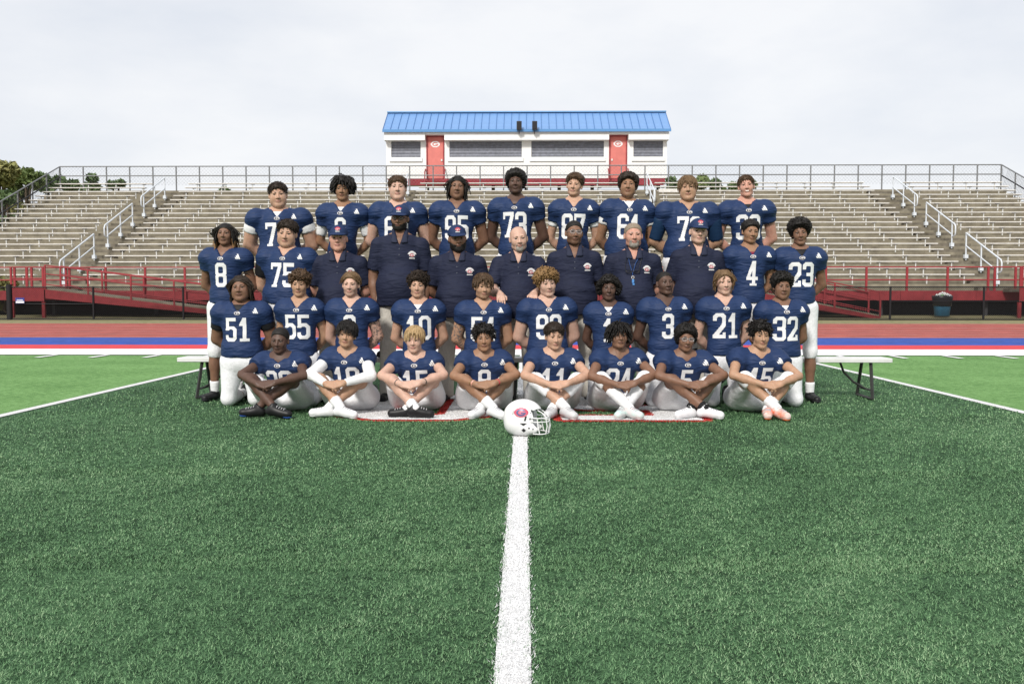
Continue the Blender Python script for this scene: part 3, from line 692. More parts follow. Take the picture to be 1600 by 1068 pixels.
M_POLO = cloth('polo_navy', (.0145, .0182, .041), .75, .65)
M_PANT = cloth('pants_white', (.78, .78, .80), .6, .30, (12, 12, 12))
M_KHAK = cloth('trousers_khaki', (.56, .53, .475), .8, .6, (14, 14, 6))
CL = {'w': cloth('undershirt_white', (.78, .78, .78), .7, .2), 'k': cloth('undershirt_black', (.012, .012, .014), .6, .2), 'n': cloth('sleeve_navy', (.012, .035, .085), .5, .2), 'y': cloth('undershirt_royal', (.022, .055, .36), .6, .2), 'm': cloth('undershirt_maroon', (.20, .02, .045), .6, .2), 'g': cloth('undershirt_grey', (.12, .13, .10), .6, .2)}
M_NUM = mat('number_white', (.78, .78, .79), .6); M_EMW = mat('crest_white', (.74, .72, .72), .6); M_EMR = mat('crest_red', (.50, .05, .07), .6); M_EMD = mat('crest_navy', (.03, .025, .05), .6)
M_SOCK = cloth('sock_white', (.78, .78, .79), .8, .2); M_SOCKK = cloth('sock_black', (.012, .012, .013), .8, .2)
SHOE = {'k': mat('shoe_black', (.012, .012, .013), .45, .2, 20), 'w': mat('shoe_white', (.74, .74, .75), .45, .08, 20), 'p': mat('shoe_pastel', (.70, .55, .56), .45, .5, 14, col2=(.50, .74, .70)), 'o': mat('shoe_white_orange', (.74, .70, .68), .45, .3, 18, col2=(.72, .16, .06)), 'g': mat('shoe_light_grey', (.55, .55, .56), .45, .1, 20)}
M_SOLEK = mat('sole_black', (.02, .02, .024), .5); M_SOLEW = mat('sole_white', (.66, .66, .67), .5); M_SOLEO = mat('sole_orange', (.65, .14, .04), .5); M_SOLEB = mat('sole_blue', (.03, .10, .40), .5)
M_EYE = mat('eye_white', (.46, .44, .42), .35); M_IRIS = mat('iris_dark', (.018, .011, .008), .25)
M_IRISB = mat('iris_grey', (.028, .032, .036), .25)
M_TEETH = mat('teeth', (.80, .78, .72), .3); M_BTN = mat('button', (.10, .11, .14), .4)
M_GLASSF = mat('glasses_frame', (.02, .02, .022), .3); M_GLASSC = mat('glasses_clear', (.55, .55, .56), .2, metal=.5)
M_LENS = bpy.data.materials.new('lens'); M_LENS.use_nodes = True
_t = M_LENS.node_tree; _b = _t.nodes['Principled BSDF']; _b.inputs['Roughness'].default_value = .05; _b.inputs['Alpha'].default_value = .07; _b.inputs['Base Color'].default_value = (.7, .75, .8, 1)
HAIR = {k: mat('hair_' + k, c, .6, .35, 60, spec=.3, col2=c2) for k, c, c2 in (
    ('black', (.006, .005, .0045), (.016, .013, .011)), ('dark', (.014, .009, .006), (.035, .022, .014)), ('brown', (.045, .026, .014), (.10, .058, .03)), ('light', (.10, .06, .03), (.21, .13, .068)),
    ('gold', (.12, .065, .025), (.30, .18, .075)), ('blond', (.30, .19, .085), (.52, .37, .20)), ('grey', (.17, .145, .125), (.34, .31, .28)), ('ash', (.19, .145, .105), (.31, .25, .19)), ('tip', (.17, .085, .035), (.30, .17, .08)))}
# --- head -----------------------------------------------------------------------------------------------------------
CRR = V3(.0795, .098, .087); CRC = V3(0, .015, .034)
def head_field(sp, h=.0068):
    jw = sp.get('jw', 1.0); ch = sp.get('chub', 0.0); nw = sp.get('nose', 1.0); lp = sp.get('lips', 1.0); rg = np.random.default_rng(sp['seed'])
    j = lambda a: rg.uniform(-a, a)
    v = Vol((-.105, -.125, -.215), (.105, .125, .13), h)
    v.ell(CRC, CRR, .02)
    v.ell((0, -.024, -.038), ((.061 + j(.002)) * jw, .069, .077 + j(.003)), .045)
    cz_ = -.101 + j(.004)
    for s in (-1, 1): v.cone((s * .045 * jw, -.012, -.076), (s * .014, -.066, cz_), .023, .020, .025)
    for s in (-1, 1):
        v.ell((s * .037 * jw, -.060, -.028), (.026, .024, .028), .03)
        if ch: v.ell((s * .043 * jw, -.035, -.064), (.020 * ch + .014, .033, .034), .03)
    if ch: v.ell((0, -.028, -.108), (.045 * ch + .015, .05, .030), .03)
    v.cone((-.036, -.078, .021), (.036, -.078, .021), .013, .013, .02)
    for s in (-1, 1): v.ell((s * .032, -.099, .002), (.019, .014, .0115), .014, op='s')
    v.cone((0, -.086, .014), (0, -.110 - j(.004), -.033), .0085, .0135, .012)
    for s in (-1, 1): v.ell((s * .0125 * nw, -.094, -.036), (.0115 * nw, .012, .0095), .008)
    for s in (-1, 1): v.ell((s * .032, -.0865, .0130), (.018, .0105, .0068), .006)          # upper lids
    for s in (-1, 1): v.ell((s * .032, -.0845, -.0102), (.016, .0095, .0055), .006)
    v.ell((0, -.087, -.0615), (.026, .0125 * lp, .0066 * lp), .006); v.ell((0, -.086, -.0735), (.022, .0125 * lp, .0078 * lp), .006)
    v.ell((0, -.1015, -.0677), (.022, .007, .0017), .003, op='s')
    for s in (-1, 1):
        v.ell((s * .0815, .006, -.006), (.0125, .014, .031), .005); v.ell((s * .086, -.006, -.004), (.006, .006, .016), .004, op='s')
    nr = sp.get('neck', .054) * .92
    v.cone((0, .030, -.05), (0, .032, -.215), nr, nr * 1.15, .02)
    return v
def cran_d(x, y, z):
    px, py, pz = x - CRC[0], y - CRC[1], z - CRC[2]
    k0 = np.sqrt((px / CRR[0]) ** 2 + (py / CRR[1]) ** 2 + (pz / CRR[2]) ** 2); k1 = np.sqrt((px / CRR[0] ** 2) ** 2 + (py / CRR[1] ** 2) ** 2 + (pz / CRR[2] ** 2) ** 2)
    return k0 * (k0 - 1) / np.maximum(k1, 1e-6)
#            t top, s side, a noise amplitude, f noise frequency, hz front hairline, nape, n strands, L length, r radius, g gravity, fw forward pull, c curl, lo strand start limit
HS = {
 'buzz':   dict(t=.0045, s=.0022, a=.001, f=160, hz=.079, nape=-.055, n=0),
 'short':  dict(t=.022, s=.006, a=.003, f=130, hz=.060, nape=-.06, n=460, L=.026, r=.0036, g=.35, fw=.45, c=.4, zmin=.025, nn=.28),
 'quiff':  dict(t=.028, s=.009, a=.005, f=110, hz=.064, nape=-.06, n=320, L=.030, r=.0042, g=.05, fw=.5, c=.5, zmin=.06, nn=.6),
 'fringe': dict(t=.022, s=.014, a=.003, f=90, hz=.062, nape=-.07, n=380, L=.058, r=.0044, g=.8, fw=.4, c=.18, zmin=.03, nn=.12),
 'part':   dict(t=.020, s=.006, a=.004, f=80, hz=.072, nape=-.08, n=360, L=.060, r=.0045, g=.8, fw=.2, c=.15, zmin=.055, side=.35, nn=.1),
 'long':   dict(t=.018, s=.009, a=.003, f=80, hz=.074, nape=-.10, n=420, L=.105, r=.005, g=.95, fw=.05, c=.14, zmin=.03, side=.12, nn=.1),
 'curly':  dict(t=.040, s=.016, a=.016, f=150, hz=.054, nape=-.06, n=420, L=.036, r=.0062, g=.15, fw=.25, c=2.0, zmin=.02, nn=.15),
 'afro':   dict(t=.045, s=.032, a=.007, f=170, hz=.058, nape=-.06, n=420, L=.018, r=.0052, g=.0, fw=.0, c=2.2, zmin=-.05, nn=.15),
 'afrotop':dict(t=.050, s=.014, a=.010, f=150, hz=.060, nape=-.05, n=380, L=.024, r=.0058, g=.0, fw=.05, c=2.2, zmin=.02, nn=.25),
 'bigafro':dict(t=.045, s=.060, a=.014, f=120, hz=.058, nape=-.06, n=560, L=.026, r=.0055, g=.05, fw=.0, c=2.0, zmin=-.05, nn=.35),
 'twist':  dict(t=.036, s=.018, a=.008, f=130, hz=.058, nape=-.06, n=240, L=.040, r=.0070, g=.25, fw=.2, c=1.3, zmin=.01, nn=.4),
 'mop':    dict(t=.046, s=.036, a=.008, f=120, hz=.050, nape=-.05, n=300, L=.062, r=.0075, g=.65, fw=.25, c=.35, zmin=.0, nn=.6),
 'dreads': dict(t=.009, s=.004, a=.003, f=110, hz=.064, nape=-.06, n=260, L=.17, r=.0080, g=.9, fw=.0, c=.38, zmin=-.03, side=.15, nn=.22),
 'flat':   dict(t=.026, s=.010, a=.003, f=190, hz=.064, nape=-.05, n=200, L=.008, r=.004, g=.0, fw=.0, c=.6, zmin=.0)}
def hair_mesh(style, seed, over={}):
    p = dict(HS[style]); p.update(over); e = max(p['t'], p['s']) + .02
    v = Vol((-.08 - e, -.09 - e, -.12), (.08 + e, .12 + e, .125 + e), .0086 if max(p['t'], p['s']) < .03 else .0098)
    x, y, z = v.grid(); sm = np.clip((z - .0) / .10, 0, 1); th = p['s'] + (p['t'] - p['s']) * sm * sm * (3 - 2 * sm)
    zl = np.maximum(p['hz'] - 1.15 * np.maximum(y + .083, -.03) + .10 * np.abs(x), p['nape'])
    d = cran_d(x, y, z) - th + p['a'] * sines(x, y, z, p['f'], seed)
    d = np.maximum(d, (zl - z) * .75); d = np.maximum(d, -(cran_d(x, y, z) + .012)); v.f = d.astype(np.float32)
    out = [v.mesh()]; p['n'] = int(p['n'] * .85)
    if p['n']:
        rg = np.random.default_rng(seed + 3); V = out[0][0]; c = V[(V[:, 2] > p['zmin']) & (cran_d(V[:, 0], V[:, 1], V[:, 2]) > .002)]
        if len(c) > 10:
            P = c[rg.integers(0, len(c), p['n'])] + rg.normal(0, .003, (p['n'], 3)); N = (P - CRC) / CRR ** 2; N /= np.linalg.norm(N, axis=1)[:, None]
            P = P - N * .006; K = 4; L = p['L'] * rg.uniform(.7, 1.25, (p['n'], 1)); side = p.get('side', 0)
            D = N * p.get('nn', .9) + rg.normal(0, .3 * p['c'], (p['n'], 3)); D[:, 0] += np.sign(P[:, 0] + rg.normal(0, .01, p['n'])) * side; D[:, 1] -= p['fw']
            D[:, 2] -= p['g'] * .5; fr = (P[:, 1] < -.03) & (side > 0); D[fr, 0] += np.sign(P[fr, 0] + .012) * 1.5; D[fr, 2] += .25; D[fr, 1] += .5; pts = [P]; curl = rg.normal(0, p['c'], (p['n'], 3))
            for k in range(K - 1):
                D = D / np.linalg.norm(D, axis=1)[:, None]; D = D + np.array([0, 0, -p['g']]) * .75 + curl * .45 * (1 if k % 2 else -.6)
                if side: D[:, 0] += np.where((P[:, 1] < -.04) & (np.abs(P[:, 0]) < .062), np.sign(P[:, 0] + .004) * .9, 0); D[:, 1] += np.where((P[:, 1] < -.05) & (np.abs(P[:, 0]) < .062), .4, 0)
                D = D / np.linalg.norm(D, axis=1)[:, None]; P = P + D * L / (K - 1)
                q = cran_d(P[:, 0], P[:, 1], P[:, 2]); sz_ = np.clip(P[:, 2] / .10, 0, 1); push = np.clip(p['s'] + (p['t'] - p['s']) * sz_ * sz_ * (3 - 2 * sz_) + p['r'] * .35 - q, 0, .03); n2 = (P - CRC) / CRR ** 2; n2 /= np.linalg.norm(n2, axis=1)[:, None]; P = P + n2 * push[:, None]
                if p['L'] > .09:                                # hanging hair stays outside cheeks and neck
                    m = (P[:, 2] < .0) & (P[:, 1] < .04); rad = np.abs(P[:, 0]); P[:, 0] = np.where(m, np.where(P[:, 0] < 0, -1, 1) * np.clip(rad, .068 + .008 * rg.random(len(P)), .090 + .022 * rg.random(len(P))), P[:, 0])
                pts.append(P)
            rr = np.array([.9, 1.05, .95, .4]) * p['r']; S = 3; A = []
            for k in range(K):
                d = (pts[min(k + 1, K - 1)] - pts[max(k - 1, 0)]); d /= np.maximum(np.linalg.norm(d, axis=1)[:, None], 1e-6)
                u = np.cross(d, np.array([.3, .5, .8])); u /= np.maximum(np.linalg.norm(u, axis=1)[:, None], 1e-6); w = np.cross(d, u)
                for a in range(S): t = 2 * math.pi * a / S; A.append(pts[k] + (u * math.cos(t) + w * math.sin(t)) * rr[k])
            A = np.stack(A, 1); n = len(A); base = (np.arange(n) * K * S)[:, None]
            Q = np.concatenate([base + np.array([[k * S + a, k * S + (a + 1) % S, (k + 1) * S + (a + 1) % S, (k + 1) * S + a]]) for k in range(K - 1) for a in range(S)], 0)
            out.append((A.reshape(-1, 3), Q))
    return join(out)
def cap_mesh():
    v = Vol((-.10, -.21, -.05), (.10, .13, .16), .0062); x, y, z = v.grid()
    d = cran_d(x, y + .0, z * .97) - .016; d = np.maximum(d, (.038 + .10 * y - z)); d = np.maximum(d, -(cran_d(x, y, z) + .006)); v.f = d.astype(np.float32)
    br = Vol((-.10, -.21, -.02), (.10, -.04, .07), .0055); x, y, z = br.grid()
    zz = z - (.050 - 2.6 * x * x + .30 * (y + .09)); d = np.maximum(np.sqrt((x / .080) ** 2 + ((y + .075) / .105) ** 2) - 1, 0) * .08
    d = np.maximum(np.maximum((np.sqrt((x / .080) ** 2 + ((y + .075) / .105) ** 2) - 1) * .08, np.abs(zz) - .0045), y + .06); br.f = d.astype(np.float32)
    return v.mesh(), br.mesh()
def uvball(r, sx=1, sy=1, sz=1, n=10, m=7):
    V = [(0, 0, r * sz)]
    for i in range(1, m):
        a = math.pi * i / m
        for k in range(n): t = 2 * math.pi * k / n; V.append((r * sx * math.sin(a) * math.cos(t), r * sy * math.sin(a) * math.sin(t), r * sz * math.cos(a)))
    V.append((0, 0, -r * sz)); F = [(0, 1 + k, 1 + (k + 1) % n) for k in range(n)]
    for i in range(m - 2): F += [(1 + i * n + k, 1 + (i + 1) * n + k, 1 + (i + 1) * n + (k + 1) % n, 1 + i * n + (k + 1) % n) for k in range(n)]
    l = len(V) - 1; F += [(l, l - n + (k + 1) % n, l - n + k) for k in range(n)]
    return V, F
def eye_mesh(iris):
    V, F = uvball(.0125, n=14, m=10); V = [(x, -z, y) for x, y, z in V]          # pole faces -y
    me = bpy.data.meshes.new('eye'); me.from_pydata(V, [], F); me.materials.append(M_EYE); me.materials.append(iris)
    for p in me.polygons: p.material_index = 1 if p.center.y < -.0082 else 0; p.use_smooth = True
    return me
EYEM = {'d': eye_mesh(M_IRIS), 'l': eye_mesh(M_IRISB)}
# --- hands: palm, four unequal bent fingers and a thumb from the side of the palm -----------------------------------
def hand_prims(v, wrist, d, n, thumb, curl=.35, sc=1.0, k=.006):
    """d along the hand, n out of the back of the hand, thumb: +1/-1 side"""
    d = np.asarray(d, float); d /= np.linalg.norm(d); n = np.asarray(n, float); n -= d * (n @ d); n /= np.linalg.norm(n); t = np.cross(d, n) * thumb
    W = np.asarray(wrist, float); P = lambda a, b, c: W + (d * a + t * b + n * c) * sc
    for b in (-.026, -.009, .009, .026): v.cone(P(.01, b * .75, 0), P(.085, b, .002), .015 * sc, .0115 * sc, .012)
    for b, L in ((-.030, .058), (-.010, .072), (.010, .078), (.030, .070)):
        c1, c2 = math.cos(curl), math.sin(curl); e1 = P(.088, b, .0); m = P(.088 + L * .5 * c1, b * 1.05, -L * .5 * c2)
        c3, c4 = math.cos(curl * 2.3), math.sin(curl * 2.3); e2 = m + (d * c3 * L * .55 - n * c4 * L * .55) * sc
        v.cone(e1, m, .0095 * sc, .0088 * sc, k); v.cone(m, e2, .0088 * sc, .0072 * sc, k)
    a = P(.025, .030, -.006); b = P(.060, .052, -.016); c = P(.092, .052, -.026)
    v.cone(a, b, .0125 * sc, .0108 * sc, .01); v.cone(b, c, .0105 * sc, .0082 * sc, k)
# --- decals that follow the cloth ----------------------------------------------------------------------------------
def decal(bvh, fn, x0, z0, w, h, cell, off, xf=None, maxgap=.05):
    """cells of fn laid on the front of a surface by rays along +y; x0, z0 lower left corner"""
    gx, gz, Q = grid_cells(fn, w, h, cell); xs = x0 + gx; zs = z0 + gz; used = np.unique(Q.ravel()); Y = np.full(len(xs), np.nan)
    for i in used:
        hit = bvh.ray_cast(Vector((xs[i], -2.0, zs[i])), Vector((0, 1, 0)))
        if hit[0] is not None: Y[i] = hit[0].y - off
    q = Y[Q]; ok = np.isfinite(q).all(1) & ((np.nanmax(q, 1) - np.nanmin(q, 1)) < maxgap); Q = Q[ok]
    if len(Q) == 0: return None
    return compact(np.stack([xs, Y, zs], 1), Q)
def bars3(u, v):
    o = np.zeros(u.shape, bool)
    for b, t in ((.16, .40), (.45, .70), (.74, 1.0)): o |= (u >= b - .45 * v) & (u <= b + .235 - .45 * v) & (v <= t)
    return o
def crest_arc(u, v):
    a = (u - .5) / .5; r = np.sqrt(a * a * .8 + ((v - .05) / .9) ** 2)
    return (r > .76) & (r < 1.0) & (v > .50)
def crest_bar(u, v): return np.abs(u - .5) < .45
def crest_oval(u, v): return ((u - .5) / .5) ** 2 + ((v - .5) / .5) ** 2 <= 1
# --- one person ----------------------------------------------------------------------------------------------------
CAPM = None
def person(sp):
    global CAPM
    pose = sp['pose']; Y = sp['Y']; base = sp.get('base', 0.0); coach = sp.get('coach', False); seed = sp['seed']; rg = np.random.default_rng(seed)
    X = X_(sp['px'], Y); hst = sp.get('hair'); hth = .012 if hst is None else (.016 if sp.get('cap') else (HS[hst[0]]['t'] * .85 if len(hst) < 3 else hst[2].get('t', HS[hst[0]]['t']) * .85))
    Zt = Z_(sp['top'], Y - (.12 if pose == 'sit' else 0)) - hth - base
    phi = 0.0; tz = 1.0
    hs = sp.get('hsc', 1.0 if coach else .92); HU = (.251 - .010 * min(1, sp.get('chub', 0))) * hs
    if pose == 'stand': s = (Zt - HU) / 1.53; hz = .93 * s
    elif pose == 'kneel': s = (Zt - HU) / 1.06; hz = .46 * s
    else:
        s = sp.get('s', .96); hz = .115; phi = R(17); tz = (Zt - hz - HU) / (.60 * s * math.cos(phi))
    hip = V3(0, 0, hz); RX = rotx(phi)
    U = lambda x, y, z: hip + RX @ (V3(x, y * s, z * tz * s))
    RO_ = RX if phi else None
    sw = sp['sw'] / (1400 / Y) ; ww = sp.get('ww', .165); ab = sp.get('ab', .90 if pose == 'sit' else 1.0)
    nb_ = U(0, .015, .60); hc = nb_ + V3(0, -.018, (.130 - .010 * min(1, sp.get('chub', 0))) * hs) + (V3(0, -.015, 0) if pose == 'sit' else 0)
    sh_ = lambda q: 1.0 if q > 0 else -1.0
    # joints
    SX = sw / 2 - (.088 if coach else .10)
    J = {}
    for q in (-1, 1):
        S_ = U(q * SX, .01, .492 if not coach else .478)
        arms = sp.get('arms', 'behind')
        if pose == 'sit':
            E = V3(q * (SX + .105), -.345, .358); W = V3(q * .080 + sp.get('hx', 0), -.515, .295 + (.012 if q > 0 else 0))
        elif arms == 'behind':
            E = S_ + V3(q * (.045 + .02 * ab), .085, -.275) * s; W = V3(q * .085, .185 + .3 * max(0, ww - .17), hz + .06 * s)
        elif arms == 'sides':
            E = S_ + V3(q * .055, .05, -.28) * s; W = E + V3(-q * .02, -.05, -.25) * s
        else:
            E = S_ + V3(q * .075, -.06, -.27) * s; W = V3(*sp['hands'][0 if q < 0 else 1])
        J[q] = (S_, E, W)
    # legs
    LG = {}
    for q in (-1, 1):
        H_ = U(q * .092, .01, -.01)
        if pose == 'stand': K_ = V3(q * .115, -.01, .50 * s); A_ = V3(q * .125, .02, .085 * s)
        elif pose == 'kneel': K_ = V3(q * (.12 + .3 * max(0, ww - .17)), -.035, .075); A_ = V3(q * .12, .40, .085)
        else:
            H_ = V3(q * .150, .0, .130); kx, ky, kz = sp.get('knee', (.178, -.370, .318)); K_ = V3(q * kx, ky, kz)
            ax_, ay_, az_ = sp.get('ankle', (-.055, -.535, .085)); A_ = V3(q * ax_, ay_ + (.035 if q > 0 else -.02), az_ + (.0 if q > 0 else .015))
        LG[q] = (H_, K_, A_)
    pb = .09 + .5 * (ww - .165)                      # thigh radius
    # ---------------- body (skin): torso, arms, legs; then head and hands on finer grids, one mesh
    pts = [p for q in (-1, 1) for p in (*J[q], *LG[q])] + [hc, hip]
    lo = np.min(pts, 0) - .12; hi = np.max(pts, 0) + .10; hi[2] = hc[2] - .10; lo[2] = .0
    b = Vol(lo, hi, .0210)
    b.ell(U(0, .01, .0), (ww * .93, ww * .66, .13), .03, RO_); b.ell(U(0, .005, .17), (ww * .86, ww * .62, .16 * tz), .05, RO_); b.ell(U(0, .0, .40), (.155, .10, .17), .05, RO_)
    b.ell(U(0, -.012, .50), (.135, .084, .085), .03, RO_)
    for q in (-1, 1):
        S_, E, W = J[q]; b.cone(U(q * .03, .02, .56), S_, .062, .055, .04)
        b.cone(S_, E, .056 * ab, .045 * ab, .02); b.cone(E + (E - S_) * .0, E + (W - E) * .35, .044 * ab, .043 * ab, .015); b.cone(E + (W - E) * .35, W, .043 * ab, .028 * (.5 + .5 * ab), .015)
        H_, K_, A_ = LG[q]; b.cone(H_, K_, pb * .88, .055, .03); b.cone(K_, K_ + (A_ - K_) * .4, .055, .052, .02); b.cone(K_ + (A_ - K_) * .3, A_, .053, .034, .02)
    b.cone(U(0, .015, .55), hc + V3(0, .028, -.12) * hs, .064, .058, .03)
    body = b.mesh()
    hf = head_field(sp); hv, hq = hf.mesh(); HR = rotz(R(sp.get('yaw', rg.uniform(-10, 10)))) @ rotx(R(sp.get('nod', rg.uniform(-5, 4)))) @ roty(R(sp.get('tilt', rg.uniform(-5, 5))))
    fw = sp.get('fw', 1.0); HSC = V3(hs * fw, hs, hs)
    HT = lambda P: hc + (np.asarray(P) * HSC) @ HR.T
    parts = [body, (HT(hv), hq)]
    for q in (-1, 1):
        S_, E, W = J[q]; d = W - E
        if pose == 'sit':
            d = V3(-q * .9, -.20, -.18 - .05 * q); n = V3(q * .1, -.75, .65); cu = .75; g = .0064; sc_ = .98
        elif sp.get('arms') == 'shoulders': d = V3(-q * .1, -.85, -.35); n = V3(0, -.35, .9); cu = .40; g = .0064; sc_ = 1.05
        else: d = V3(-q * .8, .1, -.5); n = V3(0, 1, .2); cu = .5; g = .012; sc_ = .95
        hv_ = Vol(np.minimum(W, W + d / np.linalg.norm(d) * .2) - .07, np.maximum(W, W + d / np.linalg.norm(d) * .2) + .07, g)
        hv_.cone(W - (W - E) / np.linalg.norm(W - E) * .05, W, .030 * (.5 + .5 * ab), .026, .01); hand_prims(hv_, W, d, n, q * (1 if pose != 'sit' else 1), cu, sc_)
        parts.append(hv_.mesh())
    bv, bq = join(parts)
    o = mesh_np('person', bv, bq, True); me = o; nb0 = len(body[0]); nh = len(hv)
    lip = np.zeros(len(bv), np.float32); Lm = ((np.abs(hv[:, 2] + .0675) < .012 * (1 - (hv[:, 0] / .031) ** 2) + .001) & (hv[:, 1] < -.085)); lip[nb0:nb0 + nh][Lm] = 1
    a = me.attributes.new('lip', 'FLOAT', 'POINT'); a.data.foreach_set('value', lip)
    if sp.get('stubble'):
        st = np.zeros(len(bv), np.float32); z_, y_, x_ = hv[:, 2], hv[:, 1], hv[:, 0]; m = (z_ < -.045) & (z_ > -.135) & (y_ < .01) & ~Lm & ~((np.abs(x_) < .03) & (z_ > -.05)); st[nb0:nb0 + nh][m] = sp['stubble']
        a = me.attributes.new('stubble', 'FLOAT', 'POINT'); a.data.foreach_set('value', st)
    if sp.get('tattoo'):
        tt = np.zeros(len(bv), np.float32)
        for q in sp['tattoo']:
            S_, E, W = J[q]
            for A1, B1 in ((S_, E), (E, W)):
                ba = B1 - A1; t_ = np.clip(((bv - A1) @ ba) / (ba @ ba), 0, 1); dd = np.linalg.norm(bv - A1 - t_[:, None] * ba, axis=1); tt[dd < .085 * ab] = 1
        tt[nb0:nb0 + nh] = 0; a = me.attributes.new('tattoo', 'FLOAT', 'POINT'); a.data.foreach_set('value', tt)
    P_ = link('person', me, SKIN[sp['skin']]); P_.location = (X, Y, base); P_.rotation_euler = (0, 0, 0) if (sp.get('whistle') or sp.get('hands')) else (0, R(rg.uniform(-1.3, 1.3)), R(rg.uniform(-7, 7)))
    tag(P_, sp['label'], 'person', sp['group'])
    def add(name, vq, m, parent=None, smooth=True): return link(name, mesh_np(name, vq[0], vq[1], smooth), m, parent or P_)
    # ---------------- face: eyes, brows, hair, cap, beard, glasses
    rgb = sp.get('brow') or (hst[1] if hst else 'dark'); rgb = {'gold': 'light', 'blond': 'light', 'grey': 'grey'}.get(rgb, rgb)
    for q in (-1, 1):
        e = link('eye', EYEM['l' if sp.get('leye') else 'd'], None, P_); e.matrix_local = Matrix.Translation(Vector(HT((q * .032, -.0795, .0015)))) @ Matrix(HR.tolist()).to_4x4() @ Matrix.Diagonal((hs * 1.1, hs, hs * .9, 1))
        mb = MB(); mb.tube([HT((q * .013, -.0960, .0215)), HT((q * .027, -.0950, .0232)), HT((q * .041, -.0865, .0228)), HT((q * .052, -.0735, .0180))], [.0034, .0042, .0038, .0018], 5); mb.build('eyebrow', HAIR[rgb], P_)
    hb = BVHTree.FromPolygons([tuple(v) for v in hv], [tuple(int(i) for i in q) for q in hq])
    def hy_(x, z, off):
        h_ = hb.ray_cast(Vector((x, -1, z)), Vector((0, 1, 0))); return (x, (h_[0].y if h_[0] is not None else -.09) - off, z)
    MB().tube([HT(hy_(x, -.0672 + (.0015 if abs(x) < .004 else 0) - .06 * abs(x), .0002)) for x in (-.025, -.018, -.010, 0, .010, .018, .025)], [.0008, .0016, .002, .002, .002, .0016, .0008], 5).build('mouth_line', mat('mouth_' + sp['skin'], tuple(v * .33 for v in SKIN_C[sp['skin']]), .6), P_)
    if sp.get('smile'): MB().add([tuple(HT(p)) for p in ((-.019, -.0985, -.062), (.019, -.0985, -.062), (.014, -.0985, -.071), (-.014, -.0985, -.071))], [(0, 3, 2, 1)]).build('teeth', M_TEETH, P_)
    if hst and not sp.get('cap'):
        hvq = hair_mesh(hst[0], seed, hst[2] if len(hst) > 2 else {}); me2 = mesh_np('hair', HT(hvq[0]), hvq[1], True); ho = link('hair', me2, HAIR[hst[1]], P_)
        if sp.get('tips'):
            me2.materials.append(HAIR['tip']); cz = np.array([p.center.z for p in me2.polygons]); me2.polygons.foreach_set('material_index', (cz < hc[2] - .075).astype(np.int32))
    if sp.get('cap'):
        hvq = hair_mesh('buzz', seed, dict(hz=.06)); add('hair', (HT(hvq[0]), hvq[1]), HAIR[hst[1] if hst else 'dark'])
        if CAPM is None: CAPM = cap_mesh()
        cr, br = CAPM; M_CAP = M_POLO; c0 = add('cap', (HT(cr[0]), cr[1]), mat('cap_navy', (.012, .028, .085), .7, .1, 20, .1, 200)); add('brim', (HT(br[0]), br[1]), MATS['cap_navy'], c0)
        me3 = c0.data; bvh = BVHTree.FromPolygons([v.co[:] for v in me3.vertices], [p.vertices[:] for p in me3.polygons]); cc = HT((0, -.09, .085))
        for fn, m, w, h, dz, off in ((crest_arc, M_EMR, .062, .048, -.020, .003), (crest_bar, M_EMW, .050, .006, -.024, .003), (crest_oval, M_EMW, .040, .026, -.013, .004), (g_letter, M_EMR, .034, .022, -.011, .006)):
            r_ = decal(bvh, fn, cc[0] - w / 2, cc[2] + dz, w, h, .003, off)
            if r_: add({crest_arc: 'crest', crest_bar: 'crest_bar', crest_oval: 'crest_oval', g_letter: 'crest_letter'}[fn], r_, m, c0, False)
    if sp.get('beard'):
        hgx, hgy, hgz = hf.grid(); bt, bcol, upto = sp['beard']
        reg = np.maximum(hgz - (upto + .0 * hgx) - np.clip(np.abs(hgx) - .045, 0, 1) * sp.get('burn', .9), -(hgz + .140)); reg = np.maximum(reg, hgy - .02)
        mo = (1 - np.sqrt((hgx / .027) ** 2 + ((hgz + .067) / .0135) ** 2 + 0 * hgy)) * .012
        wv = (hgx > -2) * (np.abs(hgx) - sp.get('bw', .2))
        d = np.maximum(np.maximum(np.maximum(hf.f - bt + .002 * sines(hgx, hgy, hgz, 300, seed), reg), mo), wv); d = np.maximum(d, -(hf.f + .012))
        bb = nets(d.astype(np.float32), hf.lo, hf.h)
        if len(bb[1]): add('beard', (HT(bb[0]), bb[1]), HAIR[bcol])
    if sp.get('glasses'):
        mg = M_GLASSF if sp['glasses'] == 'k' else M_GLASSC; g_ = MB()
        for q in (-1, 1):
            ring = [HT((q * .033 + .024 * math.copysign(abs(math.cos(t)) ** .6, math.cos(t)), -.106, .001 + .0165 * math.copysign(abs(math.sin(t)) ** .6, math.sin(t)))) for t in np.linspace(0, 2 * math.pi, 15)]
            g_.tube(ring, .0018, 5, False); g_.tube([HT((q * .057, -.105, .006)), HT((q * .078, -.05, .006)), HT((q * .083, .01, .004))], .0022, 5)
        g_.tube([HT((-.009, -.106, .004)), HT((0, -.108, .007)), HT((.009, -.106, .004))], .002, 5); go = g_.build('glasses', mg, P_)
        for q in (-1, 1): MB().add([tuple(HT((q * .033 + .022 * math.cos(t), -.106, .001 + .015 * math.sin(t)))) for t in np.linspace(0, 2 * math.pi, 12, endpoint=False)], [tuple(range(12))]).build('lens', M_LENS, go)
    if sp.get('earrings'):
        for q in (-1, 1): V_, F_ = uvball(.006); MB().add([tuple(HT((q * .082, .002, -.036)) + np.array(v)) for v in V_], F_, True).build('earring', M_ALU, P_)
    if sp.get('necklace'):
        MB().tube([tuple(U(.075 * math.sin(t), -.02 - .075 * math.cos(t), .585 - .045 * (1 + math.cos(t)))) for t in np.linspace(-2.4, 2.4, 15)], .004, 5).build('necklace', M_ALU, P_)
